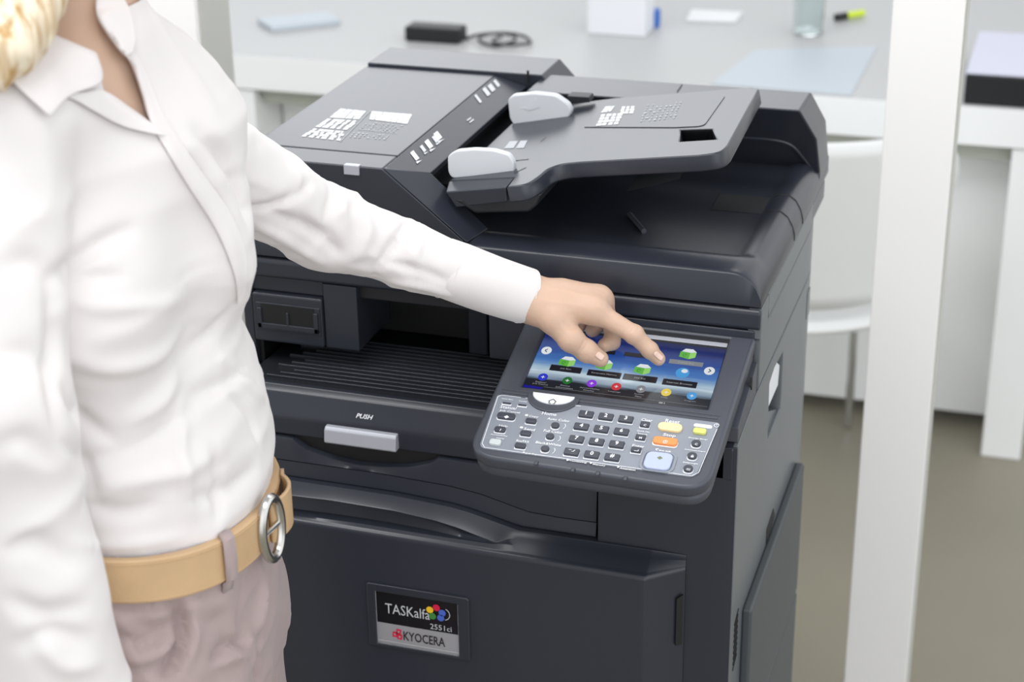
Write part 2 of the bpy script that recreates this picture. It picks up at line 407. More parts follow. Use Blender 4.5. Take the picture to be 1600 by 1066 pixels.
cp(box('hinge_cover', -0.014, 0.0005, 0.003, 0.0445, 1.0125, 1.0475, M['side'], None, 0.0015))
# recessed carrying handle in the side cover
b = MB(); b.box(-0.05, -0.014, 0.06, 0.19, 0.84, 0.94); sub(b.build('handle_recess', M['dark'], None, 0.001), side_low)
A = yz([(1218, 566), (1222.5, 571), (1219.5, 603), (1207.5, 631), (1202, 644), (1203, 600), (1211, 577)])
b = MB(); b.hexa([(-0.003, y, z) for y, z in A], [(-0.013, y, z) for y, z in A]); tag(sub(b.build('handle', M['white'], None, 0.001), side_low), 'white grip inside the recess')
A = yz([(1201.5, 646), (1219, 640), (1199.5, 690)])
b = MB(); b.hexa([(-0.004, y, z) for y, z in A], [(-0.016, y, z) for y, z in A]); sub(b.build('handle_ramp', M['side'], None, 0.001), side_low)
# raised service door low on the side
dpx = [(-0.036, 0.706), (0.31, 0.712), (0.31, 0.524), (0.31, 0.522), (0.31, 0.08), (-0.036, 0.08)]
M['side_dimmed'] = mat('side_plastic_dimmed', (70, 74, 77), 0.5, bump=0.015, bscale=900)  # same side plastic, its darker floor reflection put into the colour
b = MB(); b.prism([(-0.036, 0.5195), (-0.036, 0.706), (0.318, 0.711), (0.318, 0.5245)], 0, -0.001, 0.011); sub(b.build('side_door', M['side_dimmed'], None, 0.004, 2), side_low)
b = MB(); b.prism([(-0.036, 0.08), (-0.036, 0.516), (0.318, 0.521), (0.318, 0.08)], 0, -0.001, 0.011); sub(b.build('side_door', M['side_dimmed'], None, 0.004, 2), side_low)
A = yz([(1208, 795), (1209.5, 806), (1201, 838), (1196.5, 850), (1197.5, 828)])
b = MB(); b.hexa([(0.0008, y, z) for y, z in A], [(-0.01, y, z) for y, z in A]); sub(b.build('latch_opening', M['black'], None), side_low)
b = MB()
for k in range(9):
    z = 0.715-0.0072*k; y = -0.082; b.prism([(y, z), (y+0.020, z+0.008), (y+0.020, z+0.0055), (y, z-0.0025)], 0, -0.004, 0.0008)
tag(sub(b.build('vent_slots', M['black'], None, 0), side_low), None)
for y0, z0, h in ((0.415, 0.52, 0.06), (0.41, 0.43, 0.03)):
    b = MB(); xx = -0.024*((y0-0.33)/0.13)**2; b.box(xx-0.004, xx+0.0006, y0, y0+0.02, z0, z0+h); tag(sub(b.build('rating_sticker', M['paper'], None, 0), side_low), 'white sticker')
b = MB(); b.box(-0.004, 0.0006, 0.335, 0.355, 0.90, 0.935); sub(b.build('rear_seam', M['side'], None, 0), side_low)

# ---- left side and rear skins
cp(box('upper_left_cover', XL-0.007, -0.5862, 0.004, 0.44, 0.905, 1.0215, M['shell'], None, 0.002))
cp(box('side_cover', XL, XL+0.012, -0.10, 0.455, 0.06, 0.90, M['side'], None, 0.002))
cp(box('rear_cover', XL+0.012, -0.03, 0.44, 0.455, 0.06, 1.045, M['side'], None, 0.002))

# ---- column right of the door (lower front)
b = MB(); cr = 0.016
prof = [(-0.146, FY), (-0.014, FY), (-0.0004, FY+0.0026), (-0.001, FY+0.0036), (-0.006, FY+0.0045), (-0.0145, -0.055), (-0.146, -0.055)]
b.prism(prof, 2, 0.06, 0.9372); cp(b.build('front_column', M['shell'], None, 0.002))
# ---- top deck under the control panel
b = MB(); b.prism([(FY, 0.936), (FY+0.01, 0.9405), (0.0, 0.952), (0.02, 0.952), (0.02, 0.93), (FY, 0.90)], 0, -0.26, -0.004); cp(b.build('panel_deck', M['shell'], None, 0.002))

# ---- scanner unit: the strip below the lid
b = MB()
b.prism([(0.004, 1.0225), (0.0, 1.026), (0.0, 1.043), (0.004, 1.0475), (0.44, 1.0475), (0.44, 1.0225)], 0, XL, -0.0005)
cp(b.build('scanner_unit', M['shell'], None, 0.0022, 3))
b = MB(); b.box(XL+0.002, -0.03, 0.012, 0.44, 1.005, 1.0225); cp(b.build('scanner_base', M['dark'], None, 0.002))
b = MB(); b.box(-0.30, -0.006, 0.001, 0.30, 0.955, 1.0225); cp(b.build('upper_front', M['shell'], None, 0.002))

# ---- output bay on the left: waste box, duct panel, dark recess
ex = cp(box('waste_box_cover', -0.5855, -0.4985, 0.0, 0.10, 0.9435, 1.0035, M['shell'], None, 0.003))
hx = [on(x, y, 1, -0.0006) for x, y in ((399.5, 471), (499.5, 483.5), (500.5, 525), (400, 514))]
x0, x1, z0, z1 = hx[0][0], hx[1][0], hx[2][2], hx[0][2]
b = MB(); b.box(x0, x1, -0.0016, 0.001, z0, z1); sub(b.build('grip_frame', M['shell'], None, 0.0008), ex)
b = MB(); b.box(x0+0.007, x1-0.007, -0.0024, 0.001, z0+0.009, z1-0.001); sub(b.build('grip_recess', M['black'], None, 0), ex)
xm = (x0+x1)/2; b = MB()
b.box(xm-0.0015, xm+0.0015, -0.004, 0.0, z0+0.008, z1-0.009); b.box(x0+0.002, x0+0.0075, -0.004, 0, z0+0.003, z1-0.006); b.box(x1-0.0075, x1-0.002, -0.004, 0, z0+0.003, z1-0.006)
b.box(x0+0.002, x1-0.002, -0.004, 0, z0+0.003, z0+0.0095)
sub(b.build('grip_bar', M['shell'], None, 0.0008), ex)
cp(box('bay_ledge', XL+0.004, -0.4985, 0.008, 0.03, 1.0038, 1.022, M['shell'], None, 0.002))
cp(box('duct_panel', -0.4975, -0.4565, 0.003, 0.10, 0.9435, 1.022, M['shell'], None, 0.0015))
b = MB(); b.box(-0.58, -0.20, 0.10, 0.30, 0.93, 1.02); cp(b.build('bay_back', M['black'], None, 0))
cp(box('bay_pillar', -0.345, -0.322, 0.06, 0.10, 0.93, 1.02, M['shell'], None, 0.002))
cp(box('bay_side', XL, -0.5805, 0.012, 0.44, 0.896, 0.9430, M['black'], None, 0.001))
# output tray with ribs
TL = -0.066
b = MB(); b.prism([(TL+0.004, 0.896), (TL+0.004, 0.9215), (TL+0.012, 0.9215), (0.28, 0.908), (0.28, 0.896)], 0, -0.575, -0.262)
tray = cp(b.build('output_tray', M['dark'], None, 0.001))
b = MB()
for k in range(13):
    y = -0.044+0.0105*k; zt = 0.9215-(y+0.054)*0.04
    b.box(-0.552+0.012*(k % 3), -0.27, y, y+0.0028, zt-0.003, zt+0.0032)
M['glossdark'] = mat('glossy_dark_ribs', (44, 47, 54), 0.16, spec=0.7)
sub(b.build('tray_ribs', M['glossdark'], None, 0.0007), tray)
b = MB(); b.prism([(-0.566, 0.92), (-0.566, 0.929), (-0.562, 0.929), (-0.556, 0.922)], 1, -0.048, -0.040); sub(b.build('paper_stop', M['silver'], None, 0.001), tray)

# ---- front fascia: one moulded cover, rows of profile lines measured across its width
def ln(pts, Y, xs): 
    P_ = sorted([tuple(on(x, y, 1, Y)) for x, y in pts]); return [(x, Y, float(np.interp(x, [p[0] for p in P_], [p[2] for p in P_]))) for x in xs]
XS = [float(x) for x in np.linspace(XL+0.001, -0.150, 60)]
def flat(z, Y): return [(x, Y, z) for x in XS]
zA = ln([(300, 700), (440, 719), (464, 722.5), (582, 739), (700, 760), (750, 772.8), (825, 800.8), (872.5, 809.5), (935, 818)], FY+0.007, XS)
zB = ln([(300, 730), (450, 750), (514.4, 759.6), (615.7, 774.8), (700, 791.7), (732.5, 800.8), (809.5, 828.8), (928.5, 846.3), (1080, 869)], FY-0.002, XS)
rows = [flat(0.900, -0.02), flat(0.9225, TL+0.006), flat(0.9272, TL+0.003), flat(0.9275, TL+0.001), flat(0.9272, TL-0.004), flat(0.9225, -0.0745), flat(0.9215, -0.0765), flat(0.9200, -0.0775),
        flat(0.9160, -0.0795), flat(0.9080, -0.0845), flat(0.9020, -0.0882), flat(0.8996, -0.0896), flat(0.8975, -0.0903), flat(0.8945, -0.0906), flat(0.8765, -0.0900)]
b = MB(); b.grid(rows+[flat(0.8755, -0.0850)]); b.grid([flat(0.900, -0.02), flat(0.8755, -0.02), flat(0.8755, -0.0850)])
fas = cp(b.build('inner_front_cover', M['shell'], None, 0.0012, 2, 20))
b = MB(); b.box(XL+0.003, -0.152, -0.085, -0.02, 0.80, 0.8750); cp(b.build('front_recess', M['black'], None, 0))
# lower fascia with the thumb scoop under the silver latch
arc = [on(x, y, 1, FY+0.012) for x, y in ((457, 686), (478, 702), (514, 715), (560, 726), (600, 729), (640, 729), (674, 723), (679, 716))]
arc = [(a[0], a[2]) for a in arc]
zt = []
for x in XS:
    z = 0.8735
    if arc[0][0] < x < arc[-1][0]: z = min(z, interp(arc, x))
    zt.append((x, FY+0.012, z))
zt2 = [(x, y+0.0025, z-0.0) for x, y, z in zt]
b = MB()
b.grid([[(x, -0.03, z) for x, y, z in zt], zt2, [(x, y, z-0.001) for x, y, z in zt], [(x, FY+0.0105, min(0.866, z-0.004)) if True else 0 for (x, y, z) in zt],
        [(x, FY+0.008, z+0.0007) for x, y, z in zA], [(x, FY+0.012, z) for x, y, z in zA]])
cp(b.build('lower_front_cover', M['shell'], None, 0, 2, 25))
b = MB(); b.grid([[(x, FY+0.012, z) for x, y, z in zA], [(x, FY+0.0085, z-0.0008) for x, y, z in zA], [(x, FY+0.006, zb[2]+0.0012) for (x, y, z), zb in zip(zA, zB)], [(x, FY+0.014, zb[2]) for (x, y, z), zb in zip(zA, zB)], [(x, FY+0.03, zb[2]-0.02) for (x, y, z), zb in zip(zA, zB)]])
cp(b.build('waist_cover', M['dark'] if False else M['shell'], None, 0, 2, 25))
# silver latch and PUSH lettering
l0 = on(511, 668, 1, TL-0.028); l1 = on(621, 709, 1, TL-0.03)
b = MB(); zc = 0.0
b.prism([(-0.088, 0.8960), (-0.0950, 0.8955), (-0.0985, 0.8925), (-0.1005, 0.8785), (-0.0985, 0.8765), (-0.088, 0.8770)], 0, -0.4600, -0.3755)
tag(cp(b.build('latch', M['silver'], None, 0.0012, 2)), 'silver push latch')
FR = frame((0, TL-0.0195, 0.901), (1, 0, 0), (0, 0.40, 1))
ctr = on(570, 657, 1, TL-0.0195)
b = MB(); put_text(b, 'PUSH', frame((-0.4165, -0.0845, 0.9080), (1, 0, 0), (0, 0.6, 1)), 0, 0, 0.020, 0.0052, 0.0006, shear=0.3, bold=0.02)
sub(b.build('push_lettering', M['print'], None, fix=False, smooth=False), fas)

# ---- front door
DF = -0.137                                   # front plane of the door
XD = [float(x) for x in np.linspace(XL+0.001, -0.088, 70)]
def lnD(pts, Y): return ln(pts, Y, XD)
pB = [(300, 728), (450, 750), (514.4, 759.6), (615.7, 774.8), (700, 791.7), (732.5, 800.8), (809.5, 828.8), (928.5, 846.3), (1080, 869)]
pC = [(300, 762), (457, 774.8), (514.4, 781.6), (615.7, 798.5), (680, 813.9), (715, 825.3), (778, 850.6), (792, 853.2), (1020, 890)]
pD = [(300, 781), (452, 803.5), (565, 818.7), (680, 837.5), (778, 851.8), (792, 854.2), (1020, 891)]
pE = [(300, 788), (446.9, 812), (1014, 903.7)]
B_, C_, D_, E_ = lnD(pB, FY-0.003), lnD(pC, FY-0.014), lnD(pD, FY-0.023), lnD(pE, DF)
xc = float(on(788, 852, 1, FY-0.02)[0])          # beyond the grip the top is one plain slope
for k_, x in enumerate(XD):
    w_ = min(1.0, max(0.0, (x-xc+0.012)/0.018)); bq, eq = np.array(B_[k_]), np.array((x, DF+0.0060, E_[k_][2]+0.0012))
    C_[k_] = tuple(np.array(C_[k_])*(1-w_)+(bq*0.6+eq*0.4)*w_); D_[k_] = tuple(np.array(D_[k_])*(1-w_)+(bq*0.3+eq*0.7)*w_)
gap = [max(0.0, (c[2]-d[2]))*(1-min(1.0, max(0.0, (x-xc+0.012)/0.018))) for x, c, d in zip(XD, C_, D_)]
Cin = [(x, y+min(0.02, g*0.9), z-min(0.012, g*0.3)) for (x, y, z), g in zip(C_, gap)]
Din = [(x, y+min(0.022, g*0.95), z-min(0.004, g*0.15)) for (x, y, z), g in zip(D_, gap)]
E1 = [(x, DF+0.0060, z+0.0012) for x, y, z in E_]; Ea = [(x, DF+0.0034, z+0.0004) for x, y, z in E_]; Eb = [(x, DF+0.0014, z-0.0010) for x, y, z in E_]
Ec = [(x, DF+0.0003, z-0.0030) for x, y, z in E_]; Ed = [(x, DF, z-0.0055) for x, y, z in E_]
bot = [(x, DF, 0.09) for x, y, z in B_]
xr = -0.0495; zR = float(on(1070, 887, 1, FY-0.004)[2]); zB = float(on(1073, 869, 1, FY-0.002)[2])
def tail(row, yr, zr):                        # carry every profile line round the bevelled right end
    x, y, z = row[-1]; o_ = []
    for t, k in ((0.0, 0.0), (0.04, 0.012), (0.10, 0.065), (1.0, 1.0)): o_.append((x+(xr-x)*t, y+(yr-y)*k, z+(zr-z)*t))
    return row[:-1]+o_
rw = [([(x, -0.075, z-0.0015) for x, y, z in B_], -0.075, zB-0.0015), (B_, FY-0.0005, zB), ([(x, y-0.001, z-0.0012) for x, y, z in B_], FY-0.001, zB-0.0012),
      ([(x, y+0.0012, z+0.0006) for x, y, z in C_], FY-0.0018, zB*0.62+zR*0.38), (C_, FY-0.002, zB*0.6+zR*0.4), (Cin, FY-0.002, zB*0.58+zR*0.42), (Din, FY-0.0025, zB*0.32+zR*0.68), (D_, FY-0.0025, zB*0.3+zR*0.7),
      ([tuple(np.array(d)*0.12+np.array(e)*0.88) for d, e in zip(D_, E1)], FY-0.0029, zR+0.0018), (E1, FY-0.003, zR+0.0012), (Ea, FY-0.0034, zR+0.0004), (Eb, FY-0.0037, zR-0.0012), (Ec, FY-0.004, zR-0.003), (Ed, FY-0.004, zR-0.0055), (bot, FY-0.004, 0.09)]
rows = [tail(r_, yr, zr) for r_, yr, zr in rw]
b = MB(); b.grid(rows)
b.grid([[r_[-1] for r_ in rows], [(xr+0.0004, -0.08, r_[-1][2]) for r_ in rows]])
me_o = b.build('front_door', M['shell'], None, 0)
bm = bmesh.new(); bm.from_mesh(me_o.data); bmesh.ops.remove_doubles(bm, verts=bm.verts, dist=0.00015); bmesh.ops.recalc_face_normals(bm, faces=bm.faces); bm.to_mesh(me_o.data); bm.free()
door = cp(finish(me_o, 0, 2, 38))
# hinge slot on the bevel
b = MB(); z0, z1 = on(1064, 1008, 1, FY-0.01)[2], on(1064, 930, 1, FY-0.01)[2]
Mh = frame((xr-0.0075, FY-0.0115, 0), (xr-(-0.088), FY-0.004-DF, 0), (0, 0, 1))
b.add([Mh @ Vector(p) for p in [(0, z0, 0), (0.0075, z0, 0), (0.0075, z1, 0), (0, z1-0.004, 0), (0, z0, 0.002), (0.0075, z0, 0.002), (0.0075, z1, 0.002), (0, z1-0.004, 0.002)]],
      [(0, 3, 2, 1), (4, 5, 6, 7), (0, 1, 5, 4), (1, 2, 6, 5), (2, 3, 7, 6), (3, 0, 4, 7)])
sub(b.build('hinge_slot', M['black'], None, 0), door)
cp(box('plinth', XL+0.01, -0.02, -0.09, 0.43, 0.045, 0.085, M['black'], None, 0.002))

# ---- name plate
q = [on(x, y, 1, DF) for x, y in ((573.5, 909.5), (733.7, 932.6), (733, 1028), (575, 1007.5))]
x0, x1, z1, z0 = q[0][0], q[1][0], (q[0][2]+q[1][2])/2, (q[2][2]+q[3][2])/2
NP = frame((0, DF, 0), (1, 0, 0), (0, 0, 1))          # local x, y=z, normal -Y
q = [on(x, y, 1, DF-0.001) for x, y in ((587, 923), (715.5, 942.5), (716.4, 1024), (589.5, 1003.6))]
i0, i1, j1, j0 = q[0][0], q[1][0], (q[0][2]+q[1][2])/2, (q[2][2]+q[3][2])/2
plate_o = sub(plate('badge_frame', [rrect(x0, x1, z0, z1, 0.003), rrect(i0, i1, j0, j1, 0.001)[::-1]], -0.001, 0.0035, NP, M['shell'], None, 0.0012), door)
jd = (on(590, 971.6, 1, DF-0.001)[2]+on(714, 991.9, 1, DF-0.001)[2])/2
b = MB()
M['badge_black'] = mat('badge_black', (16, 17, 21), 0.25); M['badge_grey'] = mat('badge_brushed_grey', (168, 168, 172), 0.35, metal=0.3)
b.box(i0, i1, DF-0.0012, DF+0.002, jd, j1, 0); b.box(i0, i1, DF-0.0012, DF+0.002, j0, jd, 1)
M['textgrey'] = mat('badge_lettering_grey', (196, 198, 202), 0.4); M['textdark'] = mat('badge_lettering_dark', (40, 38, 42), 0.4)
M['red'] = mat('badge_red', (206, 28, 66), 0.4); M['yellow'] = mat('badge_yellow', (238, 190, 40), 0.4); M['green'] = mat('badge_green', (60, 130, 60), 0.4); M['bblue'] = mat('badge_blue', (70, 100, 190), 0.4)
wI, hI = i1-i0, j1-j0
def bx_(fx, fy): return i0+wI*fx, j0+hI*fy
def put_uv(txt, fx0, fx1, fy0, fy1, mi, **k):
    a, c = bx_(fx0, fy0), bx_(fx1, fy1); put_text(b, txt, NP, (a[0]+c[0])/2, (a[1]+c[1])/2, c[0]-a[0], c[1]-a[1], 0.0016, mi, **k)
put_uv('TASKalfa', 0.11, 0.655, 0.60, 0.79, 2)
put_uv('2551ci', 0.655, 0.915, 0.435, 0.535, 2)
put_uv('KYOCERA', 0.32, 0.83, 0.125, 0.30, 3, bold=0.015)
for (fx, fy, mi) in ((0.66, 0.80, 5), (0.74, 0.86, 4), (0.81, 0.78, 7), (0.79, 0.68, 7), (0.69, 0.69, 6)):
    c = bx_(fx, fy); put_poly(b, ell(c[0], c[1], 0.0042, 0.0042), NP, 0.0016+0.0001*mi, mi)
c = bx_(0.82, 0.76); 
line_strip(b, ell(c[0]+0.001, c[1], 0.0068, 0.0072, 20, -80, 70), 0.0008, NP, 0.0024, 2)
c = bx_(0.25, 0.22)
for k in range(3):                            # small red emblem of three joined lozenges
    a = math.radians(90+120*k-20); cx, cy = c[0]+0.0034*math.cos(a), c[1]+0.0038*math.sin(a)
    put_poly(b, [(cx-0.0032, cy-0.0032), (cx+0.0026, cy-0.0036), (cx+0.0034, cy+0.003), (cx-0.0024, cy+0.0036)], NP, 0.0016, 4)
    put_poly(b, [(cx-0.0012, cy-0.0013), (cx+0.001, cy-0.0013), (cx+0.0013, cy+0.0012), (cx-0.001, cy+0.0013)], NP, 0.0018, 1)
for a, c in (((0, 0), (1, 0)), ((1, 0), (1, 1)), ((1, 1), (0, 1)), ((0, 1), (0, 0)), ((0, 0.06), (1, 0.06))):
    line_strip(b, [bx_(*a), bx_(*c)], 0.0008, NP, 0.002, 2)
sub(b.build('name_badge', [M['badge_black'], M['badge_grey'], M['textgrey'], M['textdark'], M['red'], M['yellow'], M['green'], M['bblue']], None, fix=False, smooth=False), door)
# ---- document lid
def arcp(cx, cz, r, a0, a1, n): return [(cx+r*math.cos(math.radians(a0+(a1-a0)*k/n)), cz+r*math.sin(math.radians(a0+(a1-a0)*k/n))) for k in range(n+1)]
xs_in = [XL, -0.45, -0.33, -0.2, -0.12, -0.08, -0.055]
lipR = [(-0.035, 1.0885), (-0.028, 1.0882), (-0.020, 1.0862), (-0.013, 1.082), (-0.007, 1.0755), (-0.0025, 1.066), (-0.0003, 1.057), (0.0, 1.0505)]
floR = [(-0.040, 1.0788), (-0.034, 1.0810), (-0.026, 1.0845), (-0.017, 1.0842), (-0.009, 1.0785), (-0.003, 1.068), (-0.0003, 1.058), (0.0, 1.0505)]
lip = [(x, 1.0885) for x in xs_in]+lipR
flo = [(x, 1.0755+0.003*(x+0.59)/0.55) for x in xs_in]+floR
def mixp(a, c, t): return [(p[0]*(1-t)+q[0]*t, p[1]*(1-t)+q[1]*t) for p, q in zip(a, c)]
rows = []
def drop(pr, d): return [(x, max(1.0505, z-d*min(1.0, (z-1.0505)/0.02))) for x, z in pr]
lipH = drop(lip, -0.0010)
for Y, pr in ((0.0, [(x, 1.0505) for x, z in lip]), (0.0, drop(lip, 0.0046)), (0.0012, drop(lip, 0.0028)), (0.0045, drop(lip, 0.0014)), (0.012, drop(lip, 0.0003)), (0.022, drop(lip, -0.0005)),
              (0.034, lipH), (0.046, mixp(lipH, flo, 0.10)), (0.053, mixp(lipH, flo, 0.45)), (0.060, mixp(lipH, flo, 0.9)), (0.068, flo), (0.13, flo), (0.20, flo), (0.30, flo), (0.42, flo), (0.462, flo)):
    rows.append([(x, Y, z) for x, z in pr])
b = MB(); b.grid(rows); b.grid([[(x, 0.462, z) for x, z in flo], [(x, 0.462, 1.0505) for x, z in flo], [(x, 0.0, 1.0505) for x, z in flo]])
lid = cp(b.build('document_lid', M['shell'], None, 0, angle=40))
Mx = lid.data
# seam rings over the right shoulder, finger notch and stopper rib
for Y in (0.205, 0.262):
    b = MB(); b.tube([(x, Y, z+0.0002) for x, z in floR[1:]], 0.0009, 6); sub(b.build('seam', M['black'], None), lid)
nx0, nx1, ny0, ny1 = -0.098, -0.038, 0.205, 0.262
b = MB(); b.hexa([(nx0, ny0, 1.0792), (nx1, ny0, 1.0792), (nx1, ny1, 1.0792), (nx0, ny1, 1.0792)], [(nx0+0.003, ny0, 1.0745), (nx1, ny0, 1.0789), (nx1, ny1, 1.0789), (nx0+0.003, ny1, 1.0745)])
sub(b.build('finger_notch', M['black'], None, 0.0006), lid)
b = MB(); b.tube([(-0.182, 0.160, 1.0805), (-0.153, 0.111, 1.0805)], 0.0032, 8); sub(b.build('stopper_rib', M['panel'], None), lid)  # lighter plastic; the rib's highlight is put into its colour
# hinge housing along the back
A = [(-0.36, 0.395, 1.07), (-0.36, 0.335, 1.164), (-0.021, 0.335, 1.165), (-0.002, 0.356, 1.124), (-0.001, 0.395, 1.069)]
B2 = [(-0.36, 0.468, 1.07), (-0.36, 0.417, 1.164), (-0.020, 0.417, 1.165), (-0.002, 0.428, 1.128), (-0.001, 0.470, 1.060)]
b = MB(); b.hexa(A, B2); b.hexa([(-0.36, 0.39, 1.052), (-0.36, 0.395, 1.071), (-0.001, 0.395, 1.071), (-0.001, 0.39, 1.052)], [(-0.36, 0.47, 1.052), (-0.36, 0.468, 1.071), (-0.001, 0.47, 1.071), (-0.001, 0.47, 1.052)])
hh = cp(b.build('hinge_housing', M['shell'], None, 0.003, 3))
b = MB(); s0, s1 = on(1066, 131.5, 2, 1.1652), on(1058, 143, 2, 1.1652); line_strip(b, [s0[:2], s1[:2]], 0.0015, Matrix.Identity(4), 1.1653); sub(b.build('seam', M['black'], None, smooth=False), hh)
b = MB(); b.tube(smooth_curve([(-0.10, 0.362, 1.118), (-0.055, 0.362, 1.118), (-0.034, 0.366, 1.112), (-0.022, 0.376, 1.096), (-0.010, 0.392, 1.074)], 5), 0.0022, 8); sub(b.build('moulded_rib', M['shell'], None), hh)

# ---- document feeder
AZ = 1.166
ys = float(on(522, 235, 2, AZ)[1])
b = MB(); b.box(XL, -0.417, ys+0.0008, 0.39, 1.092, AZ); feeder_cover = cp(b.build('feeder_cover', M['shell'], None, 0.0015))
b = MB()
b.hexa([(XL, 0, 1.0895), (XL, 0, AZ), (-0.417, 0, AZ), (-0.322, 0, 1.0895)], [(XL, ys-0.0008, 1.0895), (XL, ys-0.0008, AZ), (-0.417, ys-0.0008, AZ), (-0.417, ys-0.0008, 1.0895)])
b.hexa([(-0.417, 0.0004, AZ), (-0.375, 0.034, 1.1545), (-0.314, 0.052, 1.0885), (-0.322, 0.0004, 1.0895)], [(-0.42, 0.03, AZ-0.001), (-0.385, 0.052, 1.150), (-0.345, 0.058, 1.0885), (-0.36, 0.03, 1.0885)])
cp(b.build('feeder_front', M['shell'], None, 0.0022, 3))
b = MB(); b.prism([(-0.4168, AZ-0.0005), (-0.3745, 1.1540), (-0.3765, 1.146), (-0.4168, 1.150)], 1, 0.0, 0.39)
for i in (0, 4):
    pass
bm_v = b.v
b.v = [(x, (y if y > 0.1 else (0.001 if x < -0.40 else 0.034)), z) for x, y, z in b.v]
strip = cp(b.build('jam_release_strip', M['shell'], None, 0.0012))
b = MB(); b.box(-0.4165, -0.395, 0.06, 0.39, 1.0895, 1.148); b.box(-0.396, -0.315, 0.085, 0.385, 1.108, 1.124); cp(b.build('feeder_throat', M['black'], None))
b = MB(); b.prism([(XL, 1.10), (XL, 1.1695), (-0.356, 1.1695), (-0.328, 1.140), (-0.328, 1.09), (XL, 1.09)], 1, 0.3915, 0.474); cp(b.build('feeder_hinge_bar', M['shell'], None, 0.0016))
b = MB(); b.tube([(-0.372, 0.385, 1.160), (-0.372, 0.385, 1.176)], 0.0016, 8); cp(b.build('hinge_pin', M['black'], None))
c0 = on(549, 262, 1, -0.001)
b = MB(); b.box(c0[0]-0.009, c0[0]+0.009, -0.0022, 0.006, AZ-0.010, AZ+0.0012); tag(cp(b.build('cover_latch', M['silver'], None, 0.001)), 'small clear catch')
# printed operating notes on the feeder (too small to read in the photograph)
TOP = Matrix.Identity(4)
def bars(b, quad, rowsn, colsn, plane, fill=0.7, rnd=0.25, mi=0):
    """rows of tiny unreadable print inside a quadrilateral given in pixels"""
    q = [Vector(plane(x, y)) for x, y in quad]
    def at_(s, t): return (q[0]*(1-s)+q[1]*s)*(1-t)+(q[3]*(1-s)+q[2]*s)*t
    for r_ in range(rowsn):
        for c in range(colsn):
            s0 = (c+rnd*random.random()*0.6)/colsn; s1 = (c+fill+rnd*(random.random()-0.6))/colsn
            t0 = (r_+0.15)/rowsn; t1 = (r_+0.15+fill*0.95)/rowsn
            b.add([at_(s0, t0), at_(s1, t0), at_(s1, t1), at_(s0, t1)], [(0, 1, 2, 3)], mi)
pl = lambda x, y: on(x, y, 2, AZ+0.0004)
M['printgrey'] = mat('grey_print', (176, 180, 186), 0.5)
b = MB()
bars(b, [(533, 169), (573, 173), (562, 186), (515, 183)], 3, 4, pl, 0.97, 0.12); bars(b, [(512, 185), (562, 188), (543, 203), (492, 198)], 4, 5, pl, 0.9, 0.5)
bars(b, [(490, 200), (540, 205), (532, 220), (470, 213)], 4, 6, pl, 0.88, 0.6); bars(b, [(581, 173), (645, 178), (636, 193), (577, 186)], 3, 7, pl, 0.98, 0.12)
bars(b, [(572, 190), (632, 196), (618, 207), (560, 203)], 5, 9, pl, 0.5, 0.6, mi=1); bars(b, [(552, 206), (612, 211), (604, 219), (544, 215)], 3, 9, pl, 0.55, 0.6, mi=1)
for a, c in (((579, 173), (531, 222)), ((560, 202), (620, 208))): 
    A_, B_p = pl(*a), pl(*c); line_strip(b, [A_[:2], B_p[:2]], 0.0008, TOP, AZ+0.0005, 1)
sub(b.build('printed_notes', [M['print'], M['printgrey']], None, fix=False, smooth=False), feeder_cover)
SN = np.array([0.0115, 0, 0.0425]); SN /= np.linalg.norm(SN)
ps = lambda x, y: onpl(x, y, np.array([-0.417, 0, AZ+0.0002]), SN)
b = MB()
for (cx, cy, w_, h_, mi) in ((648, 243, 11, 9, 0), (661, 232, 8, 7, 1), (670, 225, 10, 10, 0), (680, 217, 8, 8, 1), (684, 212, 9, 11, 0)):
    u_ = np.array([0.60, 0.80]); v_ = np.array([0.80, -0.62]); c = np.array([cx, cy]); q_ = [c-u_*w_*0.7-v_*h_*0.35, c+u_*w_*0.7-v_*h_*0.35, c+u_*w_*0.7+v_*h_*0.35, c-u_*w_*0.7+v_*h_*0.35]
    b.add([ps(*k) for k in q_], [(0, 1, 2, 3)], mi)
    e0, e1 = c+u_*w_*0.8-v_*h_*0.5, c+u_*w_*1.15-v_*h_*0.5
    b.add([ps(*k) for k in (e0, e1, e1+v_*h_, e0+v_*h_*0.2)], [(0, 1, 2, 3)], 1)
for (cx, cy, w_, h_) in ((747, 154, 15, 4), (760, 143, 14, 6), (768, 137, 12, 7), (776, 130, 12, 5), (733, 186, 8, 2), (737, 189, 8, 2)):
    u_ = np.array([0.60, 0.80]) if cy < 170 else np.array([0.8, -0.6]); v_ = np.array([0.80, -0.62]) if cy < 170 else np.array([0.6, 0.8]); c = np.array([cx, cy])
    b.add([ps(*k) for k in (c-u_*w_/2-v_*h_/2, c+u_*w_/2-v_*h_/2, c+u_*w_/2+v_*h_/2, c-u_*w_/2+v_*h_/2)], [(0, 1, 2, 3)], 1)
sub(b.build('printed_notes', [M['print'], M['textgrey']], None, fix=False, smooth=False), strip)

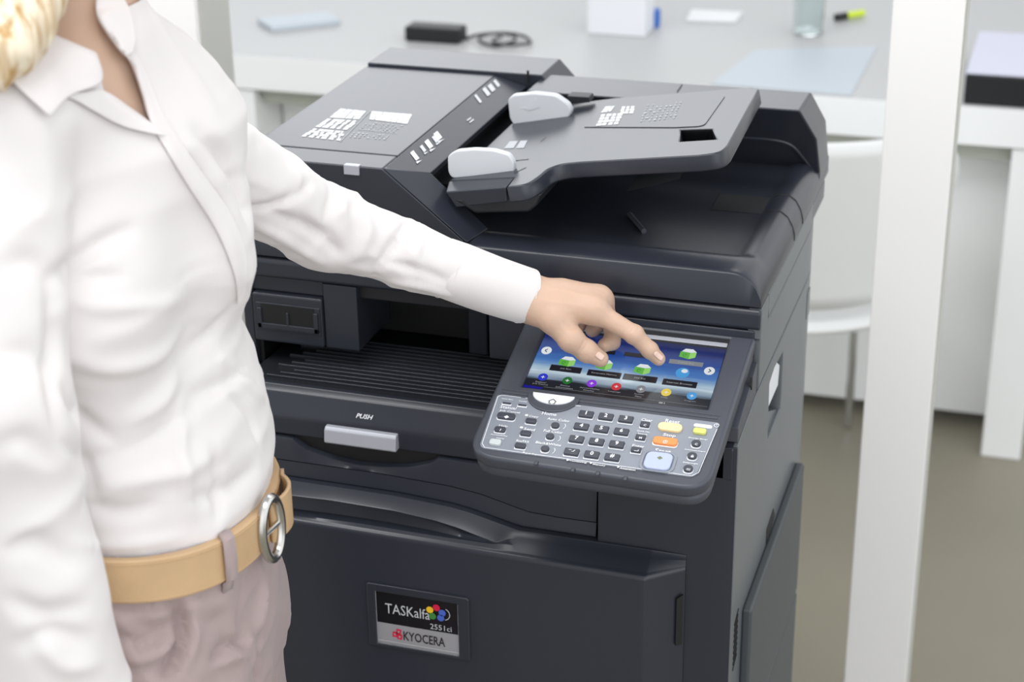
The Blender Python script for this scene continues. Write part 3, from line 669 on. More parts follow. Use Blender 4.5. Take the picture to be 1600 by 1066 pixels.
# ---- document tray
TP0 = np.array([-0.345, 0.0, 1.146]); TN = np.array([-0.21, 0, 1.0]); TN /= np.linalg.norm(TN)
TF = frame(TP0, (TN[2], 0, -TN[0]), (0, 1, 0)); TFi = TF.inverted()
def tl(x, y, w=0.0):
    p = onpl(x, y, TP0+TN*w, TN); q_ = TFi @ Vector(p); return (q_.x, q_.y)
front = [tl(792, 292)]
scur = smooth_curve([(*tl(*p), 0) for p in ((806, 291), (826, 286), (842, 276), (858, 263.5), (878, 256.5), (905, 253.5))], 4)
right = smooth_curve([(*tl(*p), 0) for p in ((1090, 243), (1116, 239.5), (1130, 234.5), (1138, 227.5))], 4)
outl = front+[p[:2] for p in scur[1:]]+[p[:2] for p in right]+[tl(1172, 165), tl(1186, 139.5), tl(1176, 136), tl(1060, 145), tl(960, 153), tl(905, 160)]+[(0.045, 0.335), (0.045, 0.30), tl(806, 186), tl(757, 232), tl(718, 268), tl(702, 282), tl(803, 277)]
b_lip = MB(); L0, L1, L2, L3 = [Vector(onpl(x, y, TP0+TN*w, TN)) for x, y, w in ((701, 283, -0.001), (803, 278, -0.001), (791, 292.5, -0.0045), (696, 300, -0.0045))]
dn = Vector((0, 0.001, -0.018)); L4, L5 = L2+Vector((0, 0, -0.017)), L3+Vector((0.012, 0, -0.017))
b_lip.add([L0, L1, L2, L3, L5, L4, L0+dn, L1+dn], [(0, 1, 2, 3), (3, 2, 5, 4), (0, 3, 4, 6), (1, 7, 5, 2), (6, 4, 5, 7), (0, 6, 7, 1)])
hl = [tl(*p) for p in ((1063, 221), (1064, 203), (1112, 201.5), (1119, 217.5))]
dtray = cp(plate('document_tray', [outl, hl[::-1]], -0.018, 0.0, TF, M['shell'], None, 0.0022))
sub(b_lip.build('tray_front_lip', M['shell'], None, 0.0016), dtray)
b = MB(); hc = [TF @ Vector((*p, -0.0155)) for p in hl]; b.add([TF @ Vector((*p, -0.0005)) for p in hl]+hc, [(4, 5, 6, 7), (0, 1, 5, 4), (1, 2, 6, 5), (2, 3, 7, 6), (3, 0, 4, 7)])
sub(b.build('finger_hole', M['black'], None, 0, fix=False), dtray)
q_ = [tl(*p) for p in ((940, 163), (1080, 152.5), (1135, 148.5), (1100, 198), (1055, 200), (913, 199.5))]
sub(plate('raised_inlay', [round_poly(q_, [0.001, 0.002, 0.012, 0.012, 0.004, 0.001])], -0.001, 0.0009, TF, M['shell'], None, 0.0004), dtray)
pt_ = lambda x, y: onpl(x, y, TP0+TN*0.0013, TN)
b = MB(); bars(b, [(946, 166), (962, 165), (955, 174), (938, 176)], 3, 3, pt_, 0.9); bars(b, [(972, 166), (993, 165), (990, 177), (968, 178)], 3, 3, pt_, 0.85); bars(b, [(940, 178), (974, 176), (968, 194), (930, 197)], 4, 4, pt_, 0.85)
bars(b, [(1012, 163), (1070, 158), (1056, 186), (998, 192)], 7, 8, pt_, 0.5, 0.6, mi=1)
bars(b, [(797, 219), (829, 217), (823, 231), (786, 232)], 1, 2, lambda x, y: onpl(x, y, TP0+TN*0.0004, TN), 0.9, mi=1)
sub(b.build('printed_notes', [M['print'], M['printgrey']], None, fix=False, smooth=False), dtray)
for a, c, w_ in (((803, 251.5), (826, 249), 0.0022), ((803, 271), (822, 262), 0.0016), ((845, 222), (853, 215), 0.001)):
    b = MB(); line_strip(b, [tl(*a), tl(*c)], w_, TF, 0.0004); sub(b.build('guide_slot', M['black'], None, fix=False, smooth=False), dtray)
# belly under the feeder end of the tray
P_ = [on(x, y, 1, 0.014) for x, y in ((708, 312), (742, 334), (826, 332), (838, 322), (846, 303), (806, 303))]
b = MB(); b.prism([(p[0], p[2]) for p in P_], 1, 0.014, 0.28); sub(b.build('tray_base', M['dark'], None, 0.003, 3), dtray)
b = MB(); b.hexa([on(978, 300, 1, 0.12), on(1030, 273, 1, 0.14), on(1062, 280, 1, 0.12)], [on(978, 300, 1, 0.12)+[0, 0.06, 0.004], on(1030, 273, 1, 0.14)+[0, 0.06, 0.01], on(1062, 280, 1, 0.12)+[0, 0.06, 0.01]]); sub(b.build('tray_support', M['side'], None, 0.0006), dtray)  # paler plastic stands in for light falling on this piece
# ---- paper guides
def guide(pxs, Y, th):
    P_ = [on(x, y, 1, Y) for x, y in pxs]; b = MB(); b.prism(round_poly([(p[0], p[2]) for p in P_], 0.004, 4), 1, Y, Y+th)
    return cp(b.build('paper_guide', M['guide'], None, 0.0022, 3, 40))
g1 = guide([(706, 279), (700, 270), (699, 244), (712, 236), (740, 233.5), (770, 235), (795, 242), (803, 255), (803, 272)], 0.052, 0.010)
g2 = guide([(806, 201), (796, 186), (793, 156), (800, 149), (835, 145.5), (868, 149), (888, 163), (893, 175), (884, 192)], 0.262, 0.012)
b = MB(); P_ = [on(x, y, 1, 0.2615) for x, y in ((815, 169), (822, 168), (835, 156), (838, 154), (843, 168), (826, 173))]
b.hexa(P_, [p+np.array([0, 0.004, 0]) for p in P_]); sub(b.build('pictogram', M['guide'], None), g2)
b = MB(); P_ = [on(x, y, 1, 0.30) for x, y in ((886, 150), (920, 152), (922, 160), (888, 163))]; b.hexa(P_, [p+np.array([0, 0.02, 0]) for p in P_]); sub(b.build('guide_rail', M['dark'], None, 0.001), dtray)

# ================================================================== CONTROL PANEL
PA = math.radians(17)
PF = frame((0, -0.015, 1.010), (1, 0, 0), (0, math.cos(PA), math.sin(PA)))   # x = X, y = up the slope, z = out of the panel
PFi = PF.inverted(); PNv = np.array([0, -math.sin(PA), math.cos(PA)]); PP0 = np.array([0, -0.015, 1.010])
def uv(x, y, w=0.0):
    q_ = PFi @ Vector(onpl(x, y, PP0+PNv*w, PNv)); return (q_.x, q_.y)
outl = round_poly([(-0.2535, 0.018), (-0.2545, -0.2075), (-0.0075, -0.2125), (-0.0045, 0.018)], [0.004, 0.032, 0.030, 0.003], 8)
hole = rrect(-0.2275, -0.0315, -0.0985, 0.012, 0.0008, 2)
panel = cp(plate('control_panel', [outl, hole[::-1]], -0.015, 0.0, PF, M['panel'], None, 0.0035))
outl2 = round_poly([(-0.2515, 0.016), (-0.2525, -0.2055), (-0.0095, -0.2105), (-0.0065, 0.016)], [0.004, 0.030, 0.028, 0.003], 8)
sub(plate('panel_base', [outl2], -0.031, -0.0155, PF, M['panel'], None, 0.0065), panel)
b = MB(); b.prism([(-0.02, 0.955), (-0.02, 1.005), (0.012, 1.018), (0.012, 0.953)], 0, -0.235, -0.02); sub(b.build('panel_hinge', M['dark'], None, 0.001), panel)
b = MB(); b.prism([(-0.098, 0.941), (0.0, 0.9527), (0.0, 0.988), (-0.098, 0.958)], 0, -0.075, -0.0012); sub(b.build('panel_arm', M['panel'], None, 0.001), panel)
sub(plate('screen_top_strip', [rrect(-0.227, -0.032, 0.0005, 0.0115, 0.0004, 2)], -0.006, -0.0022, PF, M['silver'], None, 0.0004), panel)  # pale strip along the screen's top edge
ku = [uv(777.2, 618.7), uv(754.7, 695.6), uv(757.6, 701.4), uv(1081.7, 745.5), uv(1092, 738), uv(1123, 664)]
kp = round_poly([(-0.2485, -0.1165), (-0.2435, -0.1965), (-0.0225, -0.1975), (-0.0145, -0.1175)], [0.004, 0.008, 0.008, 0.004])
keyp = sub(plate('key_plate', [kp], -0.002, 0.0009, PF, M['keyplate'], None, 0.0006), panel)
sub(plate('ridge', [rrect(-0.245, -0.018, -0.1125, -0.1095, 0.001)], -0.001, 0.0009, PF, M['panel'], None, 0.0006), panel)
sub(plate('ridge', [rrect(-0.247, -0.016, -0.1075, -0.1050, 0.001)], -0.001, 0.0006, PF, M['panel'], None, 0.0004), panel)
# keys -------------------------------------------------------------
KW = 0.0009
def key(cx, cy, w_, h_, r_, m_, hgt=0.0032, name='key', label=None, lit=True):
    y = cy
    if lit: 
        o = sub(plate('key_surround', [rrect(cx-w_/2-0.0005, cx+w_/2+0.0006, y-h_/2-0.0014, y+h_/2-0.001, r_)], KW-0.0005, KW+0.0004, PF, M['print'], None, 0), panel)
    o = sub(plate(name, [rrect(cx-w_/2, cx+w_/2, y-h_/2, y+h_/2, r_)], KW-0.0005, KW+hgt, PF, m_, None, 0.0009), panel)
    if label: o['label'] = label
    return o
pr = MB(); LT = KW+0.0005
def ptxt(txt, x, y, w_, h_, lift=LT, shear=0.0, bold=0.022): put_text(pr, txt, PF, x, y, w_, h_, lift, 0, shear, bold)
for i, row in enumerate(('123', '456', '789', '*0#')):
    for j, ch in enumerate(row):
        cx, cy = -0.1490+0.0207*j, -(0.1315+0.0186*i)
        key(cx, cy, 0.0150, 0.0088, 0.0012, M['key'])
        ptxt('*./' if ch == '*' else ch, cx, cy+0.0006, None if ch != '*' else 0.007, 0.0052 if ch != '*' else 0.003, KW+0.0034, bold=0.03)
M['key_cream'] = mat('cream_key', (250, 224, 170), 0.45); M['key_orange'] = mat('orange_key', (240, 150, 84), 0.45)
M['key_start'] = mat('pale_blue_key', (182, 192, 222), 0.4); M['key_yg'] = mat('yellow_green_key', (214, 216, 120), 0.4); M['key_pale'] = mat('pale_key', (202, 208, 208), 0.4)
def kpx(x, y, *a, **k): c = uv(x, y, KW); return key(c[0], c[1], *a, **k)
def tpx(txt, x, y, wpx, h_, **k): c = uv(x, y, KW); ptxt(txt, c[0], c[1], wpx/1560 if wpx else None, h_, **k)
for x, y, w_ in ((1007.9, 665.5, .0095), (1001, 685.5, .0100), (994.1, 705, .0100)): kpx(x, y, w_, 0.0066, 0.001, M['key'])
kpx(1047.2, 669.7, 0.0245, 0.0110, 0.0052, M['key_cream'], label='cream oval reset key', lit=False)
kpx(1039.7, 691.7, 0.0245, 0.0100, 0.0036, M['key_orange'], label='orange stop key')
ks = kpx(1028.6, 722.8, 0.0265, 0.0235, 0.0062, M['key_start'], label='large pale blue start key', lit=False)
c = uv(1028.6, 722.8)
sub(plate('start_ring', [rrect(c[0]-0.0175, c[0]+0.0175, c[1]-0.0145, c[1]+0.0145, 0.008), rrect(c[0]-0.0145, c[0]+0.0145, c[1]-0.0128, c[1]+0.0128, 0.007)[::-1]], KW-0.0004, KW+0.0012, PF, M['keyplate'], None, 0.0005), panel)
kpx(1093.4, 675.9, 0.0130, 0.0075, 0.0026, M['key_yg'], label='yellow-green energy saver key', lit=False)
for x, y in ((1087.9, 695.2), (1081.7, 714.5), (1075.5, 734.5)): kpx(x, y, 0.0094, 0.0086, 0.0041, M['key'])
kpx(1098.3, 666.2, 0.0190, 0.0050, 0.0024, M['print'], hgt=0.0006, name='indicator', lit=False)
for x, y in ((792, 631), (816.2, 634)): kpx(x, y, 0.0092, 0.0026, 0.0005, M['key'], hgt=0.0012)
kpx(791.4, 652.4, 0.0190, 0.0085, 0.0032, M['key']); kpx(781.7, 673.1, 0.0115, 0.0068, 0.0022, M['key'])
kpx(774.1, 693.1, 0.0120, 0.0078, 0.0026, M['key_pale'], label='pale accessibility key', lit=False)
for x, y in ((830, 660), (821.7, 679.3), (813.4, 698.6)): kpx(x, y, 0.0112, 0.0064, 0.0018, M['key'])
for x, y in ((867.9, 666.9), (859.7, 684.1), (852, 703.4)): kpx(x, y, 0.0084, 0.0074, 0.0034, M['key'])
# printed legends
tpx('System Menu', 793, 624.6, 19, 0.0018); tpx('Counter', 817.5, 627.8, 14, 0.0018)
tpx('Status/', 794.8, 637.5, 28, 0.0044); tpx('Job Cancel', 796.3, 644, 34, 0.0034)
tpx('Help', 786.6, 666.5, 15, 0.0032); tpx('Accessibility', 779.8, 680.9, 28, 0.0022); tpx('Display', 782, 685.9, 13, 0.0022)
tpx('Copy', 834, 651.8, 16, 0.0036); tpx('Send', 827.5, 671.6, 18, 0.0036); tpx('Box/FAX', 817, 690.2, 21, 0.0034)
for x, y in ((823, 650.5), (815, 669.6)): 
    c = uv(x, y); put_poly(pr, rrect(c[0]-0.0016, c[0]+0.0016, c[1]-0.0014, c[1]+0.0014, 0.0004, 1), PF, LT)
tpx('Home', 858.5, 647.4, 24, 0.0046); tpx('Auto Color', 872.8, 656.8, 37, 0.0036); tpx('Full Color', 864.5, 675.2, 31, 0.0036); tpx('Black&White', 857, 694.2, 41, 0.0034)
for x, y in ((880.5, 668), (872.5, 687), (864, 706)):
    c = uv(x, y); line_strip(pr, ell(c[0]-0.001, c[1], 0.003, 0.0042, 8, -60, 60), 0.0007, PF, LT)
tpx('Clear', 1011, 657.2, 18, 0.0038); tpx('Quick No.', 1005.5, 675, 21, 0.0022); tpx('Search', 1004, 679, 15, 0.0020); tpx('Enter', 997.5, 697.8, 19, 0.0036)
tpx('Reset', 1051, 659.3, 23, 0.0054); tpx('Stop', 1046, 681.3, 20, 0.0052); tpx('Start', 1036, 705.6, 25, 0.0056)
tpx('Energy Saver', 1091, 686.4, 30, 0.0024); tpx('Authentication/Logout', 1086, 704.9, 33, 0.0022); tpx('Interrupt', 1079, 724.6, 23, 0.0028)
tpx('Processing', 902, 722, 30, 0.0026); tpx('Memory', 936, 727.5, 20, 0.0026); tpx('Attention', 980.5, 733.5, 25, 0.0026); tpx('Job Separator', 838, 711, 34, 0.0024)
for x, y in ((887, 720.5), (923.5, 725.2), (966, 731.5), (818.5, 708.5)): c = uv(x, y); put_poly(pr, ell(c[0], c[1], 0.0012, 0.0012, 10), PF, LT)
tl_ = KW+0.0034
c = uv(791.4, 651.6, tl_); put_poly(pr, [(c[0]-0.0028, c[1]), (c[0], c[1]-0.0024), (c[0]+0.0028, c[1]), (c[0], c[1]+0.0024)], PF, tl_)
c = uv(781.9, 671.9, tl_); ptxt('?', c[0], c[1], None, 0.0036, tl_)
for t_, x, y in (('C', 1007.7, 664.4), ('M', 1000.8, 684.3), ('C', 1087.9, 694.2)):
    c = uv(x, y, tl_); ptxt(t_, c[0], c[1], None, 0.0030, tl_)
c = uv(994, 704, tl_); line_strip(pr, [(c[0]+0.002, c[1]+0.0015), (c[0]+0.002, c[1]-0.0006), (c[0]-0.002, c[1]-0.0006)], 0.0007, PF, tl_)
c = uv(1081.7, 713.3, tl_); put_poly(pr, rrect(c[0]-0.0014, c[0]+0.0014, c[1]-0.0014, c[1]+0.0006, 0.0003, 1), PF, tl_); line_strip(pr, ell(c[0], c[1]+0.0006, 0.0009, 0.0014, 8, 0, 180), 0.0005, PF, tl_)
c = uv(1075.5, 733.5, tl_); line_strip(pr, [(c[0]-0.002, c[1]+0.0008), (c[0]+0.002, c[1]+0.0008)], 0.0006, PF, tl_); line_strip(pr, [(c[0]-0.002, c[1]-0.0008), (c[0]+0.002, c[1]-0.0008)], 0.0006, PF, tl_)
c = uv(1039.5, 690.5, tl_); line_strip(pr, ell(c[0], c[1], 0.0020, 0.0020, 14), 0.0008, PF, tl_); line_strip(pr, [(c[0], c[1]-0.0006), (c[0], c[1]+0.0022)], 0.0008, PF, tl_)
c = uv(1119.7, 666.5); line_strip(pr, ell(c[0], c[1], 0.0024, 0.0024, 14), 0.0007, PF, LT); line_strip(pr, [(c[0], c[1]), (c[0], c[1]+0.003)], 0.0007, PF, LT)
# white frame line round the key area, broken at the home key
w_ = 0.0007
line_strip(pr, [(-0.2225, -0.1175), (-0.243, -0.1175), (-0.2465, -0.1205), (-0.2415, -0.1905), (-0.2375, -0.1957), (-0.026, -0.1967), (-0.0205, -0.191), (-0.0155, -0.1275)], w_, PF, LT)
line_strip(pr, [(-0.2175, -0.1175), (-0.2065, -0.1175)], w_, PF, LT); line_strip(pr, [(-0.172, -0.1195), (-0.158, -0.1195)], w_, PF, LT)
sub(pr.build('printed_legends', M['print'], None, fix=False, smooth=False), panel)
c = uv(1031, 715.5, tl_); sg = MB(); put_poly(sg, [(c[0]-0.003, c[1]), (c[0], c[1]-0.0024), (c[0]+0.003, c[1]), (c[0], c[1]+0.0024)], PF, tl_); M['olive'] = mat('olive_print', (120, 128, 84), 0.5)
sub(sg.build('start_symbol', M['olive'], None, fix=False, smooth=False), panel)
# home key
a_, c_ = uv(833.7, 616.6), uv(898.6, 624.8); bt = uv(862.4, 635.6); hx_, hy_ = (a_[0]+c_[0])/2, (a_[1]+c_[1])/2
ha, hb = (c_[0]-a_[0])/2, hy_-bt[1]
ringo = [(hx_+(ha+0.0055)*math.cos(math.radians(t)), hy_+(hb+0.010)*math.sin(math.radians(t))) for t in range(180, 361, 9)]
sub(plate('home_key_surround', [ringo], -0.001, 0.0026, PF, M['panel'], None, 0.001), panel)
hk = [(hx_+ha*math.cos(math.radians(t)), hy_+hb*math.sin(math.radians(t))) for t in range(180, 361, 9)]
home = sub(plate('home_key', [hk], 0.001, 0.0042, PF, M['white'], None, 0.0008), panel); home['label'] = 'white half-moon home key'
hs = MB(); c = uv(863, 627.5, 0.0045)
line_strip(hs, [(c[0]-0.0042, c[1]), (c[0], c[1]+0.0038), (c[0]+0.0042, c[1])], 0.0009, PF, 0.0044); line_strip(hs, [(c[0]-0.003, c[1]), (c[0]-0.003, c[1]-0.003), (c[0]-0.0008, c[1]-0.003)], 0.0008, PF, 0.0044); line_strip(hs, [(c[0]+0.003, c[1]), (c[0]+0.003, c[1]-0.003), (c[0]+0.001, c[1]-0.003)], 0.0008, PF, 0.0044)
sub(hs.build('home_symbol', M['textdark'], None, fix=False, smooth=False), panel)
# LED notches in the front lip
for x, y in ((838, 724), (895, 735), (934, 740.4), (977, 748.3)):
    c = uv(x, y); b = MB(); put_poly(b, rrect(c[0]-0.0022, c[0]+0.0022, c[1]-0.003, c[1]+0.003, 0.0006, 1), PF, 0.0003); put_poly(b, rrect(c[0]-0.0015, c[0]+0.0015, c[1]-0.0023, c[1]+0.0023, 0.0006, 1), PF, 0.0005, 1)
    sub(b.build('status_lamp', [M['dark'], M['panel']], None, fix=False, smooth=False), panel)
b = MB()
for a in (1,):
    c = on(1175.5, 600, 0, 0.0); b.prism([(c[1]-0.004, c[2]-0.001), (c[1], c[2]+0.007), (c[1]+0.004, c[2]-0.001), (c[1], c[2]-0.007)], 0, -0.003, 0.0)
cp(b.build('screw_hole', M['black'], None))

# ---- touch screen: lit picture with its icons
SW = -0.0030
MS = bpy.data.materials.new('screen_picture'); MS.use_nodes = True; t = MS.node_tree; pb = t.nodes['Principled BSDF']
tcn = t.nodes.new('ShaderNodeTexCoord'); sp_ = t.nodes.new('ShaderNodeSeparateXYZ'); rp = t.nodes.new('ShaderNodeValToRGB')
mr = t.nodes.new('ShaderNodeMapRange')
t.links.new(tcn.outputs['UV'], sp_.inputs[0])
nz = t.nodes.new('ShaderNodeTexNoise'); nz.inputs['Scale'].default_value = 3.0; mpn = t.nodes.new('ShaderNodeMapping'); mpn.inputs['Scale'].default_value = (1, 5, 1)
t.links.new(tcn.outputs['UV'], mpn.inputs[0]); t.links.new(mpn.outputs[0], nz.inputs['Vector'])
ma = t.nodes.new('ShaderNodeMath'); ma.operation = 'MULTIPLY_ADD'; ma.inputs[1].default_value = 0.14; t.links.new(nz.outputs['Fac'], ma.inputs[0]); t.links.new(sp_.outputs['Y'], ma.inputs[2])
ms2 = t.nodes.new('ShaderNodeMath'); ms2.operation = 'SUBTRACT'; ms2.inputs[1].default_value = 0.07; t.links.new(ma.outputs[0], ms2.inputs[0]); t.links.new(ms2.outputs[0], rp.inputs[0])
els = rp.color_ramp.elements
stops = [(0.0, (14, 18, 26)), (0.16, (22, 28, 38)), (0.20, (120, 140, 160)), (0.30, (196, 214, 226)), (0.36, (150, 180, 205)), (0.48, (78, 124, 190)), (0.66, (40, 74, 150)), (0.85, (26, 42, 104)), (1.0, (24, 34, 78))]
els[0].position = 0.0; els[1].position = 1.0
while len(els) < len(stops): els.new(0.5)
for e, (p_, c_) in zip(els, stops): e.position = p_; e.color = (*[(k/255)**2.2 for k in c_], 1)
t.links.new(rp.outputs[0], pb.inputs['Emission Color']); pb.inputs['Emission Strength'].default_value = 0.85
pb.inputs['Base Color'].default_value = (0.01, 0.01, 0.012, 1); pb.inputs['Roughness'].default_value = 0.12
sx0, sx1, sy0, sy1 = -0.2272, -0.0318, -0.0982, 0.0005
def em(name, c_, s_=0.85): return mat(name, (12, 12, 14), 0.15, emit=c_, es=s_)
SMAT = [MS, em('icon_green', (96, 180, 70)), em('icon_white', (230, 236, 240)), em('icon_dark', (34, 34, 42)), em('icon_blue', (50, 60, 200)), em('icon_violet', (140, 60, 220)), em('icon_red', (210, 60, 70)),
        em('icon_grey', (130, 134, 140)), em('icon_yellow', (235, 205, 60)), em('icon_cyan', (80, 160, 225)), em('icon_deepgreen', (40, 110, 50)), em('icon_text', (170, 172, 178)), em('icon_deepblue', (24, 24, 140)), em('icon_lightgreen', (150, 215, 110))]
b = MB(); b.add([PF @ Vector(p) for p in ((sx0, sy0, SW), (sx1, sy0, SW), (sx1, sy1, SW), (sx0, sy1, SW))], [(0, 1, 2, 3)], 0)
L1, L2, L3 = SW+0.0002, SW+0.0003, SW+0.0004
def suv(x, y): return uv(x, y, SW)
def folder(x, y, s=1.0):
    c = suv(x, y); X, Y = c; 
    put_poly(b, [(X-0.0085*s, Y-0.005*s), (X+0.002*s, Y-0.0075*s), (X+0.002*s, Y+0.0025*s), (X-0.0085*s, Y+0.0035*s)], PF, L1, 1)
    put_poly(b, [(X+0.002*s, Y-0.0075*s), (X+0.0085*s, Y-0.004*s), (X+0.0085*s, Y+0.004*s), (X+0.002*s, Y+0.0025*s)], PF, L1, 13)
    put_poly(b, [(X-0.0075*s, Y+0.0037*s), (X+0.002*s, Y+0.0027*s), (X+0.0085*s, Y+0.0042*s), (X+0.004*s, Y+0.0085*s), (X-0.004*s, Y+0.0085*s)], PF, L1, 2)
    line_strip(b, ell(X-0.0032*s, Y-0.0018*s, 0.0018*s, 0.002*s, 10), 0.0006, PF, L2, 10)
def bar(x, y, w_, h_, txt, mi=3):
    X, Y = suv(x, y); put_poly(b, rrect(X-w_/2, X+w_/2, Y-h_/2, Y+h_/2, 0.0006, 2), PF, L1, mi)
    if txt: put_text(b, txt, PF, X, Y, len(txt)*0.0017, 0.0026, L2, 11)
folder(886, 566); folder(944, 571); folder(1003.5, 578); folder(1075, 554)
bar(884, 577, 0.034, 0.0095, 'Job Box'); bar(944, 585, 0.036, 0.0095, 'Removable Memory'); bar(1000, 591.5, 0.036, 0.0095, 'FAX Box'); bar(1062, 599.5, 0.036, 0.0095, 'Internet Browser')
bar(937, 549, 0.034, 0.0065, 'Send', 3); bar(1000, 556, 0.034, 0.0065, '', 3); bar(1072, 567.5, 0.036, 0.0068, 'Custom Box', 7)
c = suv(1066.5, 583); put_poly(b, ell(c[0], c[1], 0.0072, 0.0078), PF, L1, 9); put_poly(b, ell(c[0]+0.0015, c[1]+0.003, 0.0034, 0.003), PF, L2, 2)
c = suv(1018, 545); put_poly(b, rrect(c[0]-0.006, c[0]+0.006, c[1]-0.004, c[1]+0.004, 0.001, 2), PF, L1, 2)
for x, y, r2, t_ in ((854, 548, 1, '<'), (1108.5, 580, 1, '>')):
    c = suv(x, y); put_poly(b, ell(c[0], c[1], 0.0056, 0.0062), PF, L1, 2); k = -1 if t_ == '<' else 1
    line_strip(b, [(c[0]-0.001*k, c[1]+0.0026), (c[0]+0.0016*k, c[1]), (c[0]-0.001*k, c[1]-0.0026)], 0.0011, PF, L2, 3)
for x, y, mi, t1_, t2_ in ((848.5, 589.5, 4, 'Status/', 'Job Cancel'), (886.5, 595, 10, 'Device', 'Information'), (924.5, 599.5, 5, 'Accessibility', 'Display'), (963, 604.5, 6, 'Language', ''), (1001.5, 608.5, 7, 'System', 'Menu'), (1041, 613.5, 8, 'Help', ''), (1081, 619, 9, 'Program', '')):
    c = suv(x, y); put_poly(b, ell(c[0], c[1], 0.0052, 0.0058), PF, L1, mi)
    line_strip(b, [(c[0]-0.002, c[1]), (c[0]+0.002, c[1])], 0.0009, PF, L2, 2); line_strip(b, [(c[0], c[1]-0.002), (c[0], c[1]+0.002)], 0.0009, PF, L2, 2)
    put_text(b, t1_, PF, c[0], c[1]-0.0082, len(t1_)*0.00165, 0.0021, L2, 11)
    if t2_: put_text(b, t2_, PF, c[0], c[1]-0.0115, len(t2_)*0.00165, 0.0021, L2, 11)
put_poly(b, [(sx0+0.0005, sy0+0.0008), (sx0+0.021, sy0+0.0008), (sx0+0.021, sy0+0.004), (sx0+0.0005, sy0+0.005)], PF, L1, 12)
line_strip(b, [(sx0+0.022, sy0+0.0052), (sx1-0.001, sy0+0.0052)], 0.0004, PF, L1, 7)
put_text(b, '00:1', PF, *suv(1034, 630), 0.006, 0.0026, L2, 2)
me_o = b.build('touch_screen', SMAT, None, fix=False, smooth=False)
uvl = me_o.data.uv_layers.new(name='UVMap')
for lp, co in zip(range(4), ((0, 0), (1, 0), (1, 1), (0, 1))): uvl.data[lp].uv = co
sub(me_o, panel)
# ================================================================== THE PERSON
# ---- a small distance-field modeller (numpy): fields are sampled on a grid and skinned with surface nets
def noise3(P_, s, seed=0):
    rs = np.random.RandomState(seed); L_ = rs.rand(32, 32, 32).astype(np.float32)
    q = [P_[i]/(s if np.isscalar(s) else s[i]) for i in range(3)]
    i0 = [np.floor(c).astype(np.int32) for c in q]; fr = [(c-i).astype(np.float32) for c, i in zip(q, i0)]
    fr = [f_*f_*(3-2*f_) for f_ in fr]; i0 = [i & 31 for i in i0]; i1 = [(i+1) & 31 for i in i0]
    def g(a, b_, c): return L_[a, b_, c]
    x00 = g(i0[0], i0[1], i0[2])*(1-fr[0])+g(i1[0], i0[1], i0[2])*fr[0]; x10 = g(i0[0], i1[1], i0[2])*(1-fr[0])+g(i1[0], i1[1], i0[2])*fr[0]
    x01 = g(i0[0], i0[1], i1[2])*(1-fr[0])+g(i1[0], i0[1], i1[2])*fr[0]; x11 = g(i0[0], i1[1], i1[2])*(1-fr[0])+g(i1[0], i1[1], i1[2])*fr[0]
    return (x00*(1-fr[1])+x10*fr[1])*(1-fr[2])+(x01*(1-fr[1])+x11*fr[1])*fr[2]
def smin(a, b_, k):
    h = np.clip(0.5+0.5*(b_-a)/k, 0, 1); return b_*(1-h)+a*h-k*h*(1-h)
def cap(P_, a, b_, ra, rb):
    a = np.asarray(a, float); d = np.asarray(b_, float)-a; L_ = float(d@d)+1e-12
    t = np.clip(((P_[0]-a[0])*d[0]+(P_[1]-a[1])*d[1]+(P_[2]-a[2])*d[2])/L_, 0, 1)
    return np.sqrt((P_[0]-a[0]-t*d[0])**2+(P_[1]-a[1]-t*d[1])**2+(P_[2]-a[2]-t*d[2])**2)-(ra+(rb-ra)*t)
def ell3(P_, c, r_, ax=None):
    d = [P_[i]-c[i] for i in range(3)]
    if ax is not None: d = [sum(d[j]*ax[i][j] for j in range(3)) for i in range(3)]
    k = np.sqrt(sum((d[i]/r_[i])**2 for i in range(3))); return (k-1)*min(r_)
